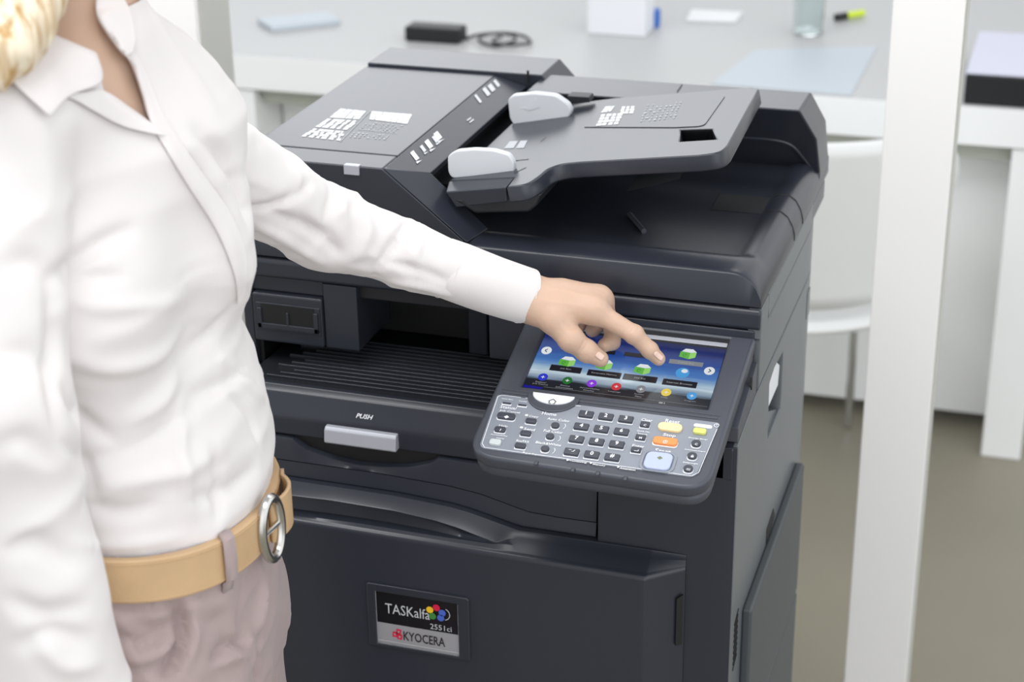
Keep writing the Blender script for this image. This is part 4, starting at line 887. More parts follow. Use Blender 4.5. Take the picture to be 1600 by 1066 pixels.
def surf(fn, lo, hi, h, name, mats, parent=None, smooth_it=1):
    n = [int(math.ceil((hi[i]-lo[i])/h))+1 for i in range(3)]
    ax = [np.float32(lo[i])+np.arange(n[i], dtype=np.float32)*np.float32(h) for i in range(3)]
    V = np.empty(n, np.float32)
    for s0 in range(0, n[0], 24):
        sl = slice(s0, min(n[0], s0+24)); P_ = np.meshgrid(ax[0][sl], ax[1], ax[2], indexing='ij'); V[sl] = fn(P_)
    S = V < 0; nc = [k-1 for k in n]
    cnt = np.zeros(nc, np.int8)
    for i in (0, 1):
        for j in (0, 1):
            for k in (0, 1): cnt += S[i:i+nc[0], j:j+nc[1], k:k+nc[2]]
    act = (cnt > 0) & (cnt < 8); idx = -np.ones(nc, np.int32); ci = np.argwhere(act); idx[act] = np.arange(len(ci))
    acc = np.zeros((len(ci), 3)); w_ = np.zeros(len(ci)); off = [(i, j, k) for i in (0, 1) for j in (0, 1) for k in (0, 1)]
    for a in off:
        for d in range(3):
            if a[d]: continue
            b_ = list(a); b_[d] = 1
            va = V[ci[:, 0]+a[0], ci[:, 1]+a[1], ci[:, 2]+a[2]]; vb = V[ci[:, 0]+b_[0], ci[:, 1]+b_[1], ci[:, 2]+b_[2]]
            mk = (va < 0) != (vb < 0); t = np.where(mk, va/(va-vb+1e-20), 0)
            p_ = ci+np.array(a); p_ = p_.astype(float); p_[:, d] += t
            acc[mk] += p_[mk]; w_[mk] += 1
    vs = acc/w_[:, None]*h+np.array(lo); quads = []
    for d in range(3):
        e1, e2 = [(1, 2), (2, 0), (0, 1)][d]
        sl = [slice(0, n[i]-1) if i == d else slice(1, n[i]-1) for i in range(3)]; sh = list(sl); sh[d] = slice(1, n[d])
        A_ = S[tuple(sl)]; B_q = S[tuple(sh)]; ch = np.argwhere(A_ != B_q)
        base = ch+np.array([0 if i == d else 1 for i in range(3)]); fl = A_[tuple(ch.T)]
        def gi(o1, o2):
            q = base.copy(); q[:, e1] -= o1; q[:, e2] -= o2; return idx[tuple(q.T)]
        Q = np.stack([gi(1, 1), gi(0, 1), gi(0, 0), gi(1, 0)], 1); Q[~fl] = Q[~fl][:, ::-1]; quads.append(Q)
    Q = np.concatenate(quads); Q = Q[(Q >= 0).all(1)]
    for _ in range(smooth_it):               # light Laplacian relaxation
        s_ = np.zeros_like(vs); c_ = np.zeros(len(vs))
        for i in range(4):
            a_, b_ = Q[:, i], Q[:, (i+1) % 4]
            for ax_ in range(3): s_[:, ax_] += np.bincount(a_, vs[b_, ax_], len(vs))+np.bincount(b_, vs[a_, ax_], len(vs))
            c_ += np.bincount(a_, minlength=len(vs))+np.bincount(b_, minlength=len(vs))
        vs = vs*0.5+0.5*s_/np.maximum(c_, 1)[:, None]
    me = bpy.data.meshes.new(name); me.vertices.add(len(vs)); me.vertices.foreach_set('co', vs.ravel().astype(np.float32))
    me.loops.add(len(Q)*4); me.loops.foreach_set('vertex_index', Q.ravel().astype(np.int32)); me.polygons.add(len(Q))
    me.polygons.foreach_set('loop_start', np.arange(0, len(Q)*4, 4, dtype=np.int32)); me.update(calc_edges=True); me.validate()
    me.polygons.foreach_set('use_smooth', [True]*len(me.polygons))
    return link(name, me, parent, mats)

# ---- figure frame: an upright plane through her spine, facing the camera
NV = np.array([-0.485, 0.875, 0.0]); NV /= np.linalg.norm(NV); RV = np.array([NV[1], -NV[0], 0.0]); BP = np.array([-0.45, -0.45, 0.0])
def PX(x, y, o=0.0): return onpl(x, y, BP+NV*o, NV)
def proj(Pn):                                # (n,3) -> pixels
    v = (np.asarray(Pn)-CAMC) @ CAMM.T; return np.stack([800+F*v[:, 0]/v[:, 2], 533-F*v[:, 1]/v[:, 2]], 1)
# torso rings: axis pixel, half depth (front-back), half width, facing angle
RINGS = [(242, 1066, .104, .172, 12), (241, 1000, .106, .176, 12), (238, 930, .103, .172, 12), (237, 860, .099, .162, 12), (238, 795, .098, .152, 11), (236, 735, .103, .150, 9), (218, 660, .101, .146, 6),
         (198, 590, .100, .142, 3), (166, 525, .094, .136, -1), (144, 470, .090, .134, -5), (136, 420, .092, .138, -9), (136, 350, .098, .144, -12), (142, 280, .100, .150, -15),
         (146, 210, .092, .150, -16), (132, 140, .074, .132, -16), (124, 90, .060, .105, -16), (118, 45, .050, .070, -16), (115, 15, .046, .05, -16)]
RT = []
for x, y, a, b_, ph in RINGS: p = PX(x, y); RT.append((p[2], p[0], p[1], a, b_, math.radians(ph)))
RT.sort(); RTA = np.array(RT)
def ringat(z): return [np.interp(z, RTA[:, 0], RTA[:, k]) for k in range(1, 6)]
def torso(P_, off=0.0, zlo=None):
    cx, cy, a, b_, ph = ringat(P_[2]); c, s = np.cos(ph), np.sin(ph); dx, dy = P_[0]-cx, P_[1]-cy
    f_ = dx*c+dy*s; l_ = -dx*s+dy*c; a = a+off; b_ = b_+off
    k = (np.abs(f_/a)**2.25+np.abs(l_/b_)**2.25)**(1/2.25)
    return (k-1)*np.minimum(a, b_)
SL, EL = PX(214, 184, 0.115), np.array([-0.408, -0.178, 1.163])
WR = onpl(822, 463, PP0+PNv*0.066, PNv)
SR, ER, WRR = PX(8, 190, -0.125), PX(-2, 640, -0.20), PX(110, 1200, -0.22)

# ---- shirt
chest_f = np.array([math.cos(math.radians(-14)), math.sin(math.radians(-14)), 0]); chest_l = np.array([-chest_f[1], chest_f[0], 0])
zb = PX(300, 385)[2]
cb = np.array([*[float(v) for v in ringat(zb)[:2]], zb])
BL_, BR_ = cb+chest_f*0.060+chest_l*0.060, cb+chest_f*0.066-chest_l*0.066
armd = (WR-EL)/np.linalg.norm(WR-EL); armu = (EL-SL)/np.linalg.norm(EL-SL)
CE = WR-armd*0.022                            # sleeve end inside the cuff
CS = WR-armd*0.085
def shirt_f(P_):
    d = torso(P_, 0.0)
    d = smin(d, cap(P_, BL_, BL_+[0, 0, -0.01], 0.052, 0.054), 0.05); d = smin(d, cap(P_, BR_, BR_+[0, 0, -0.01], 0.056, 0.058), 0.05)
    sh = cap(P_, PX(118, 74, 0.02), SL, 0.044, 0.047); d = smin(d, sh, 0.05)
    d = smin(d, cap(P_, PX(112, 75, -0.02), SR, 0.045, 0.048), 0.05)
    s1 = smin(cap(P_, SL, EL, 0.050, 0.0385), cap(P_, EL, CE, 0.0385, 0.0262), 0.02)
    ta = (P_[0]-SL[0])*armu[0]+(P_[1]-SL[1])*armu[1]+(P_[2]-SL[2])*armu[2]
    n1 = noise3([P_[0]+P_[2]*0.9, P_[1]*0.6, P_[2]-P_[0]*0.5], (0.030, 0.09, 0.028), 3)
    n2 = noise3([P_[0]+P_[1], P_[1], P_[2]], (0.018, 0.05, 0.05), 5)
    r1 = 1-np.abs(2*n1-1); te = (P_[0]-EL[0])*armd[0]+(P_[1]-EL[1])*armd[1]+(P_[2]-EL[2])*armd[2]; fade = np.clip((0.165-te)/0.06, 0, 1); s1 = s1-(0.0042*(r1**2)-0.001+0.0012*(1-np.abs(2*n2-1))**3)*fade
    s2 = smin(cap(P_, SR, ER, 0.046, 0.047), cap(P_, ER, WRR, 0.047, 0.060), 0.03)
    n3 = noise3([P_[0]+0.5*P_[2], P_[1], P_[2]-0.4*P_[0]], (0.05, 0.06, 0.045), 9); s2 = s2-0.0045*(1-np.abs(2*n3-1))**2
    n4 = noise3([P_[0]+P_[1]*0.3+P_[2]*0.55, P_[1]+P_[2]*0.3, P_[2]-P_[0]*0.6], (0.11, 0.10, 0.045), 11)
    n5 = noise3([P_[0]-P_[2]*0.6, P_[1], P_[2]+P_[0]*0.4], (0.05, 0.07, 0.03), 12)
    low = np.clip((1.33-P_[2])/0.12, 0, 1)
    d = d-(0.0042*(1-np.abs(2*n4-1))**2-0.0015+0.0018*(1-np.abs(2*n5-1))**3)*(0.3+0.7*low)
    d = np.maximum(d, BELTZ(P_)-P_[2])       # ends at the belt
    d = smin(d, s1, 0.022); d = smin(d, s2, 0.010)
    return d
# belt plane from the belt's middle line in the photograph (nearest surface of the hip rings)
def ray_torso(x, y, off=0.004):
    d = ray(x, y); t = np.linspace(1.2, 1.9, 1401); Q_ = CAMC[:, None]+d[:, None]*t; v = torso(Q_, off); k = int(np.argmax(v < 0)); return Q_[:, k] if (v < 0).any() else Q_[:, int(np.argmin(v))]
bm_px = [(124, 896), (214, 899), (306, 880), (351, 864), (406, 834)]
bp3 = np.array([ray_torso(x, y) for x, y in bm_px]); A_ = np.c_[bp3[:, 0]-BP[0], bp3[:, 1]-BP[1], np.ones(5)]
reg = np.diag([0.02, 0.02, 0]); BCO = np.linalg.solve(A_.T @ A_+reg*0.5, A_.T @ bp3[:, 2])
def BELTZ(P_): return BCO[0]*(P_[0]-BP[0])+BCO[1]*(P_[1]-BP[1])+BCO[2]
M['shirt'] = mat('white_cotton', (224, 219, 218), 0.8, bump=0.12, bscale=700, sheen=0.2)
person = thing('person', 'person in white shirt, tan belt and mauve trousers pressing the copier screen', 'person', (BP[0], BP[1], 0))
PINV = Matrix.Translation(-Vector(person.location))
def pp(o, label=None):
    o.data.transform(PINV); o.parent = person
    if label: o['label'] = label
    return o
shirt = surf(shirt_f, tuple(np.minimum((-0.66, -0.72, 0.83), np.minimum(ER, WRR)-0.09)), (-0.20, -0.04, 1.455), 0.0036, 'shirt', M['shirt'], None, 2)

def bvh_of(*obs):
    vs, fs = [], []
    for o in obs:
        k = len(vs); vs += [v.co.copy() for v in o.data.vertices]; fs += [[k+i for i in p_.vertices] for p_ in o.data.polygons]
    return BVHTree.FromPolygons(vs, fs)
def hit(bv, x, y):
    d = Vector(ray(x, y)); r_ = bv.ray_cast(Vector(CAMC), d); return (r_[0], r_[1]) if r_[0] is not None else (None, None)
def inpoly(pts, poly):
    x, y = pts[:, 0], pts[:, 1]; r_ = np.zeros(len(pts), bool); j = len(poly)-1
    for i in range(len(poly)):
        xi, yi = poly[i]; xj, yj = poly[j]; c = ((yi > y) != (yj > y)) & (x < (xj-xi)*(y-yi)/((yj-yi) or 1e-9)+xi); r_ ^= c; j = i
    return r_
def crease(o, lines, bv=None):
    """press fold lines (pixels, depth, width; negative depth raises a ridge) into the cloth facing the camera"""
    me = o.data; bv = bv or bvh_of(o); n = len(me.vertices)
    co = np.empty(n*3, np.float32); me.vertices.foreach_get('co', co); co = co.reshape(-1, 3).astype(float)
    no = np.empty(n*3, np.float32); me.vertices.foreach_get('normal', no); no = no.reshape(-1, 3); dsp = np.zeros(n)
    for pts, dep, wid in lines:
        P3 = []
        for x, y, z in smooth_curve([(*p_, 0) for p_ in pts], 8):
            h_, _n = hit(bv, x, y)
            if h_ is not None: P3.append(np.array(h_))
        m_ = len(P3); best = np.zeros(n)
        for i, p_ in enumerate(P3):
            tp = math.sin(math.pi*min(1, (0.5+i)/m_*1.0))**0.5 if m_ > 1 else 1
            d2 = ((co-p_)**2).sum(1); best = np.maximum(best, tp*np.exp(-d2/(wid*wid)))
        dsp += 1.35*dep*best
    co -= no*dsp[:, None]; me.vertices.foreach_set('co', co.ravel().astype(np.float32)); me.update()
SB = bvh_of(shirt)
crease(shirt, [([(85, 432), (120, 408), (160, 380), (205, 358)], 0.006, 0.007), ([(100, 440), (140, 434), (190, 432)], 0.004, 0.006), ([(82, 440), (84, 520), (84, 600), (95, 680)], 0.006, 0.009),
    ([(250, 215), (300, 290), (350, 370), (372, 430)], -0.004, 0.008), ([(265, 205), (320, 285), (375, 375)], 0.003, 0.006),
    ([(310, 205), (350, 245), (375, 290), (388, 340)], 0.008, 0.008), ([(385, 325), (420, 325), (455, 310), (485, 285)], 0.006, 0.006),
    ([(640, 340), (622, 372), (600, 405), (580, 440)], 0.005, 0.0055), ([(470, 340), (500, 370), (530, 395)], 0.005, 0.006), ([(560, 330), (575, 360), (560, 400)], -0.004, 0.008),
    ([(100, 600), (125, 650), (180, 690)], 0.005, 0.007), ([(150, 720), (230, 690), (300, 640)], 0.004, 0.008), ([(285, 640), (283, 720), (300, 800)], -0.004, 0.008),
    ([(120, 850), (200, 852), (280, 840)], -0.003, 0.006), ([(130, 790), (190, 800), (240, 790)], 0.004, 0.008), ([(330, 700), (345, 760), (340, 810)], 0.004, 0.007), ([(280, 560), (330, 520), (365, 480)], 0.004, 0.008),
    ([(10, 860), (60, 850), (110, 880)], 0.005, 0.009), ([(20, 940), (70, 960), (130, 950)], 0.005, 0.009), ([(60, 1000), (100, 1040), (150, 1040)], -0.004, 0.008), ([(0, 700), (40, 690), (80, 720)], 0.004, 0.010),
    ([(105, 470), (160, 480), (230, 478), (290, 470)], -0.003, 0.007), ([(110, 560), (170, 575), (240, 560), (280, 520)], -0.0045, 0.009), ([(200, 660), (250, 630), (275, 590)], -0.004, 0.008), ([(300, 620), (350, 600), (390, 570)], 0.004, 0.007),
    ([(360, 620), (385, 640), (405, 690)], 0.004, 0.006), ([(350, 560), (385, 600), (410, 620)], -0.004, 0.007), ([(160, 760), (220, 750), (290, 735), (350, 700)], -0.004, 0.008), ([(300, 780), (350, 770), (395, 735)], 0.0045, 0.007),
    ([(400, 355), (440, 372), (480, 395), (505, 412)], -0.004, 0.006), ([(420, 330), (470, 352), (520, 372)], 0.004, 0.006), ([(520, 300), (512, 340), (522, 380)], 0.003, 0.006), ([(600, 410), (650, 420), (700, 440)], 0.0035, 0.005),
    ([(610, 440), (660, 448), (705, 462)], -0.003, 0.005), ([(660, 365), (650, 400), (660, 430)], -0.0025, 0.006), ([(455, 262), (470, 290), (450, 320)], -0.003, 0.006), ([(545, 290), (535, 320), (545, 350)], -0.003, 0.006),
    ([(230, 0), (260, 60), (300, 120), (335, 170)], -0.003, 0.009), ([(10, 420), (50, 410), (78, 440)], 0.004, 0.009), ([(0, 560), (40, 555), (75, 575)], 0.004, 0.009), ([(30, 1010), (80, 990), (135, 1000)], 0.005, 0.008),
    ([(100, 690), (130, 720), (150, 780)], 0.004, 0.007)], SB)
# open neck: the cloth inside the V is cut away
VP = [(60, -40), (150, -40), (152, 28), (181, 72), (205, 100), (223, 150), (235, 191), (162, 142), (159, 104), (149, 81), (129, 73), (76, 51), (60, 40)]
bm = bmesh.new(); bm.from_mesh(shirt.data); bm.verts.ensure_lookup_table()
co = np.array([v.co[:] for v in bm.verts]); inside = inpoly(proj(co), VP) & (co[:, 2] > 1.25) & (((co-BP) @ NV) < 0.03+0.0*co[:, 0])
bmesh.ops.delete(bm, geom=[v for v, k in zip(bm.verts, inside) if k], context='VERTS')
bm.to_mesh(shirt.data); bm.free(); shirt.data.update()

# ---- body: head, neck, torso, arms and the pointing hand in one mesh
SK = {}
def hp(x, y, w_): return onpl(x, y, PP0+PNv*w_, PNv)
iM, iP, iD, iT = on(926, 484, 1, -.062), hp(991, 523, .036), hp(1015, 547, .019), hp(1029, 561, .0085)
mM, mP, mD, mT = on(934, 470, 1, -.040), hp(958, 510, .021), hp(956, 534, .0120), hp(944, 540, .0125)
rM, rP, rD = on(923, 474, 1, -.0245), on(938, 503, 1, -.0235), hp(926, 516, .0125)
pM, pP, pD = on(908, 483, 1, -.0215), on(914, 499, 1, -.0185), hp(903, 511, .0115)
tC, tM, tI, tT = hp(866, 497, .056), hp(892, 530, .040), hp(917, 549, .025), hp(938, 561, .0155)
WJ = hp(815, 462, .070)
def hand_f(P_):
    palm = cap(P_, WJ-armd*0.05, WJ, 0.0205, 0.0215)
    for k_, r0, r1, kk in ((iM, .0185, .0135, .012), (mM, .0195, .0135, .014), (rM, .0185, .0125, .012), (pM, .0175, .0115, .010), (tC, .0190, .0170, .012)):
        palm = smin(palm, cap(P_, WJ+armd*0.010, k_, r0, r1), kk)
    palm = smin(palm, cap(P_, (tC+WJ)/2, iM, 0.0150, 0.0110), 0.010); palm = smin(palm, cap(P_, WJ*0.45+mM*0.55, mM, 0.0185, 0.0130), 0.012)
    palm = smin(palm, cap(P_, iM, mM, 0.0122, 0.0128), 0.010); palm = smin(palm, cap(P_, mM, rM, 0.0108, 0.0104), 0.008); palm = smin(palm, cap(P_, rM, pM, 0.0100, 0.0096), 0.008)
    def fing(js, rs, k_=0.003):
        d = None
        for (a, b_), (ra, rb) in zip(zip(js, js[1:]), zip(rs, rs[1:])):
            c = cap(P_, a, b_, ra, rb); d = c if d is None else smin(d, c, k_)
        for j, r_ in zip(js[1:-1], rs[1:-1]): d = smin(d, cap(P_, j, j+PNv*0.0008, r_*1.04, r_*1.03), 0.003)
        return d
    idx_ = fing([iM, iP, iD, iT], [.0112, .0093, .0080, .0070]); mid = fing([mM, mP, mD, mT], [.0112, .0092, .0082, .0072]); rng = fing([rM, rP, rD], [.0104, .0088, .0076]); pk = fing([pM, pP, pD], [.0096, .0080, .0070])
    th = fing([tC, tM, tI, tT], [.0160, .0125, .0108, .0085], 0.004)
    f4 = smin(smin(idx_, mid, 0.0016), smin(rng, pk, 0.0016), 0.0016)
    d = smin(palm, f4, 0.007); d = smin(d, th, 0.0045)
    # tendons and knuckle dips
    d = smin(d, cap(P_, WJ+PNv*0.012, iM+PNv*0.0095, 0.003, 0.0032), 0.008)
    d = d-0.0004*noise3(P_, 0.004, 21)
    return d
skin = mat('skin', (204, 172, 150), 0.5, sss=0.25, bump=0.25, bscale=900, var=0.06, vscale=25)
hand = surf(hand_f, tuple(np.min([WJ, tC, iT, pD, pM, WJ-armd*0.05], 0)-0.04), tuple(np.max([WJ, tC, iT, iM, pM, WJ-armd*0.05], 0)+0.035), 0.00125, 'hand_tmp', skin, None, 2)
NB = PX(114, 20, 0.0); HC = NB+np.array([0.035, 0.012, 0.165])
hf = np.array([0.90, 0.30, -0.32]); hf /= np.linalg.norm(hf); hl = np.cross([0, 0, 1], hf); hl /= np.linalg.norm(hl); hu = np.cross(hf, hl)
HA = [hf, hl, hu]
def hq(f_, l_, u_): return HC+hf*f_+hl*l_+hu*u_
def body_f(P_):
    d = torso(P_, -0.007)+0.014*np.clip((1.345-P_[2])/0.03, 0, 1); d = np.maximum(d, 0.93-P_[2])
    d = smin(d, cap(P_, BL_, BL_+[0, 0, -0.01], 0.034, 0.036), 0.04); d = smin(d, cap(P_, BR_, BR_+[0, 0, -0.01], 0.036, 0.038), 0.04)
    d = smin(d, cap(P_, PX(116, 74, 0.02), SL, 0.034, 0.034), 0.05); d = smin(d, cap(P_, PX(112, 75, -0.02), SR, 0.036, 0.038), 0.05)
    d = smin(d, smin(cap(P_, SL, EL, 0.034, 0.027), cap(P_, EL, WJ-armd*0.03, 0.027, 0.0200), 0.02), 0.02)
    d = smin(d, smin(cap(P_, SR, ER, 0.036, 0.034), cap(P_, ER, WRR, 0.034, 0.026), 0.02), 0.02)
    d = smin(d, cap(P_, PX(112, 60, 0.0), hq(-0.02, 0, -0.07), 0.050, 0.047), 0.025)
    hd = smin(ell3(P_, hq(-0.01, 0, 0.025), (0.088, 0.072, 0.080), HA), ell3(P_, hq(0.022, 0, -0.045), (0.062, 0.052, 0.068), HA), 0.035)
    hd = smin(hd, cap(P_, hq(0.082, 0, 0.005), hq(0.100, 0, -0.022), 0.006, 0.0095), 0.012); hd = smin(hd, cap(P_, hq(0.075, -0.015, -0.062), hq(0.075, 0.015, -0.062), 0.006, 0.006), 0.008)
    hd = smin(hd, cap(P_, hq(0.066, 0, -0.098), hq(0.062, 0, -0.094), 0.012, 0.012), 0.02)
    for s_ in (-1, 1):
        hd = -smin(-hd, ell3(P_, hq(0.086, s_*0.031, 0.012), (0.012, 0.014, 0.010), HA), 0.01)
        hd = smin(hd, ell3(P_, hq(-0.005, s_*0.074, -0.005), (0.016, 0.007, 0.028), HA), 0.005)
    return smin(d, hd, 0.02)
print('ARM', SR, ER, WRR); body = surf(body_f, tuple(np.minimum((-0.62, -0.74, 0.82), np.minimum(ER, WRR)-0.06)), (-0.15, -0.03, 1.80), 0.0052, 'body', skin, None, 2)
# the fine hand mesh replaces the coarse wrist end and is joined into the same body
me = body.data; hm = hand.data
vs = [v.co.copy() for v in me.vertices]; fs = [list(p_.vertices) for p_ in me.polygons]; k = len(vs)
vs += [v.co.copy() for v in hm.vertices]; fs += [[k+i for i in p_.vertices] for p_ in hm.polygons]
# right hand hanging at her side
rh = WRR+np.array([0, 0, -0.03])
def rhand_f(P_):
    d = cap(P_, WRR, rh, 0.024, 0.024); c = rh+np.array([0.0, 0.0, -0.075]); lx = np.array([0.25, 0.97, 0]); 
    for k_, (o_, L_) in enumerate(((-0.024, 0.060), (-0.008, 0.072), (0.008, 0.068), (0.024, 0.052))):
        m0 = c+lx*(-o_); d = smin(d, cap(P_, rh, m0, 0.020, 0.0105), 0.012)
        m1 = m0+np.array([0.006, 0, -L_*0.5]); m2 = m1+np.array([0.012, 0, -L_*0.5]); d = smin(d, smin(cap(P_, m0, m1, 0.0098, 0.0085), cap(P_, m1, m2, 0.0085, 0.0068), 0.003), 0.004)
    t0 = rh+np.array([0.012, 0.012, -0.02]); t1 = rh+np.array([0.03, 0.022, -0.06]); t2 = rh+np.array([0.038, 0.016, -0.095])
    return smin(d, smin(cap(P_, t0, t1, 0.015, 0.011), cap(P_, t1, t2, 0.011, 0.0085), 0.004), 0.008)
rho = surf(rhand_f, tuple(rh-[0.07, 0.08, 0.20]), tuple(rh+[0.10, 0.08, 0.08]), 0.002, 'hand_tmp', skin, None, 2); hm2 = rho.data
k = len(vs); vs += [v.co.copy() for v in hm2.vertices]; fs += [[k+i for i in p_.vertices] for p_ in hm2.polygons]
nm = bpy.data.meshes.new('body'); nm.from_pydata(vs, [], fs); nm.update(); nm.polygons.foreach_set('use_smooth', [True]*len(nm.polygons)); nm.materials.append(skin)
body.data = nm; bpy.data.objects.remove(hand); bpy.data.objects.remove(rho)
# skin folds over the finger joints
crease(body, [([(994, 507), (986, 519)], 0.0006, 0.0013), ([(989, 504), (981, 516)], 0.0004, 0.0012), ([(999, 511), (991, 523)], 0.0005, 0.0012), ([(1014, 531), (1006, 543)], 0.0005, 0.0012), ([(1011, 529), (1003, 540)], 0.0003, 0.001),
    ([(913, 533), (905, 548)], 0.0005, 0.0013), ([(918, 536), (909, 551)], 0.0004, 0.0012), ([(880, 505), (893, 513), (903, 512)], 0.0008, 0.002), ([(935, 478), (946, 484), (952, 494)], -0.0008, 0.003), ([(848, 470), (880, 474), (915, 480)], -0.0006, 0.003), ([(858, 452), (890, 457), (922, 465)], -0.0006, 0.003)])
# fingernails
M['nail'] = mat('fingernail', (226, 194, 176), 0.22, coat=0.3)
HB = bvh_of(body)
def nail(x, y, u_px, v_px):
    b = MB(); rows = []
    c0, n0 = hit(HB, x, y)
    if c0 is None: return
    for i in range(7):
        row = []
        for j in range(7):
            s_, t = (i/3-1), (j/3-1); m_ = math.sqrt(max(0, 1-0.35*t*t)); k_ = 1/max(1, (abs(s_)**4+abs(t)**4)**0.25)
            h_, n_ = hit(HB, x+u_px[0]*s_*k_+v_px[0]*t*k_, y+u_px[1]*s_*k_+v_px[1]*t*k_)
            if h_ is None: h_, n_ = c0, n0
            row.append(tuple(h_+n_*0.0004))
        rows.append(row)
    b.grid(rows); o = b.build('fingernail', M['nail'], None, fix=False); md = o.modifiers.new('thick', 'SOLIDIFY'); md.thickness = 0.0008; md.offset = 0; pp(o)
nail(1029, 556.5, (6.5, 5.5), (2.5, -3.2)); nail(937.5, 556.5, (5.5, 4), (3.2, -4.2))
pp(body)

# ---- cuff, placket, collar
b = MB(); ac = Vector(armd); cu_ = ac.cross(Vector((0, 0, 1))).normalized(); cv_ = ac.cross(cu_).normalized()
rows = []
ce = Vector(WR)+ac*0.0015
for t, r_ in ((-0.1005, 0.0295), (-0.0990, 0.0312), (-0.08, 0.0316), (-0.06, 0.0314), (-0.04, 0.0310), (-0.02, 0.0305), (-0.002, 0.0300), (0.0, 0.0296), (0.0, 0.0282), (-0.003, 0.0278), (-0.02, 0.0280), (-0.06, 0.029)):
    c = ce+ac*t
    rows.append([tuple(c+(cu_*math.cos(a)*(1.02)+cv_*math.sin(a)*0.98)*(r_+0.0006*math.sin(3*a+t*60))) for a in np.linspace(0, 2*math.pi, 49)[:-1]])
b.grid(rows, 0, True); cuff = pp(b.build('cuff', M['shirt'], None, 0.0004, angle=50))
b = MB()
for off in (-0.095, -0.0035):
    c = ce+ac*off; rr_ = 0.0316 if off < -0.05 else 0.0304
    b.tube([tuple(c+(cu_*math.cos(a)*1.02+cv_*math.sin(a)*0.98)*(rr_-0.0002)) for a in np.linspace(0, 2*math.pi, 49)], 0.00035, 5, caps=False)
sub_o = b.build('cuff_stitching', M['shirt'], None); sub_o.data.transform(PINV); sub_o.parent = cuff
SB2 = bvh_of(shirt, ); BB = bvh_of(shirt)
def patch(name, e0, e1, lift, thick, nu=10, nv=18, m_=None, bv=None, parent=None, curl=0.0):
    """cloth strip between two pixel polylines, laid on the surface it covers"""
    e0 = smooth_curve([(*p_, 0) for p_ in e0], 8); e1 = smooth_curve([(*p_, 0) for p_ in e1], 8); rows = []; last = None
    def smp(e, t): k_ = t*(len(e)-1); i = min(int(k_), len(e)-2); f_ = k_-i; return np.array(e[i])*(1-f_)+np.array(e[i+1])*f_
    P3 = np.zeros((nv+1, nu+1, 3)); ok = np.zeros((nv+1, nu+1), bool); pix = np.zeros((nv+1, nu+1, 2))
    for j in range(nv+1):
        a, c = smp(e0, j/nv), smp(e1, j/nv)
        for i in range(nu+1):
            x, y = (a*(1-i/nu)+c*i/nu)[:2]; pix[j, i] = (x, y); h_, n_ = hit(bv, x, y)
            if h_ is not None: P3[j, i] = h_; ok[j, i] = True
    dist = np.where(ok, ((P3-CAMC)**2).sum(2)**0.5, np.nan); med = np.nanmedian(dist); dist = np.where(np.isnan(dist) | (np.abs(dist-med) > 0.12), med, dist)
    for _ in range(6):
        q = np.pad(dist, 1, mode='edge'); sm = (q[:-2, 1:-1]+q[2:, 1:-1]+q[1:-1, :-2]+q[1:-1, 2:])/4; dist = np.minimum(dist, 0.4*dist+0.6*sm)
    b = MB(); rows = []
    for j in range(nv+1):
        rows.append([tuple(CAMC+ray(*pix[j, i])*(dist[j, i]-lift-curl*(i/nu)**2)) for i in range(nu+1)])
    b.grid(rows); o = b.build(name, m_ or M['shirt'], None, fix=False); md = o.modifiers.new('thick', 'SOLIDIFY'); md.thickness = thick; md.offset = 0
    md2 = o.modifiers.new('sub', 'SUBSURF'); md2.levels = 1; md2.render_levels = 1
    if parent is None: return pp(o)
    o.data.transform(PINV); o.parent = parent; return o
CB = bvh_of(shirt, ); 
body_w = body.copy()
vsb = [v.co-PINV.translation for v in body.data.vertices]; fsb = [list(p_.vertices) for p_ in body.data.polygons]
vss = [v.co.copy() for v in shirt.data.vertices]; fss = [[len(vsb)+i for i in p_.vertices] for p_ in shirt.data.polygons]
CB = BVHTree.FromPolygons(vsb+vss, fsb+fss); bpy.data.objects.remove(body_w)
patch('collar', [(8, 118), (30, 95), (60, 65), (76, 51)], [(78, 184), (110, 150), (160, 128), (151, 82)], 0.009, 0.0022, bv=CB, parent=shirt)
patch('lapel', [(100, 146), (135, 143), (162, 141), (200, 166), (237, 193)], [(100, 150), (120, 158), (150, 176), (195, 199), (262, 214)], 0.0055, 0.002, bv=CB, parent=shirt)
patch('collar', [(150, -6), (152, 28), (181, 72), (196, 88)], [(192, -6), (205, 20), (212, 58), (206, 84)], 0.008, 0.002, bv=CB, parent=shirt)
patch('placket', [(176, 66), (204, 99), (222, 150), (236, 193), (290, 285), (338, 360), (366, 430), (372, 480)], [(190, 60), (218, 92), (240, 140), (262, 190), (315, 268), (362, 335), (386, 400), (384, 460)], 0.003, 0.0016, 6, 40, bv=CB, parent=shirt)
pp(shirt)

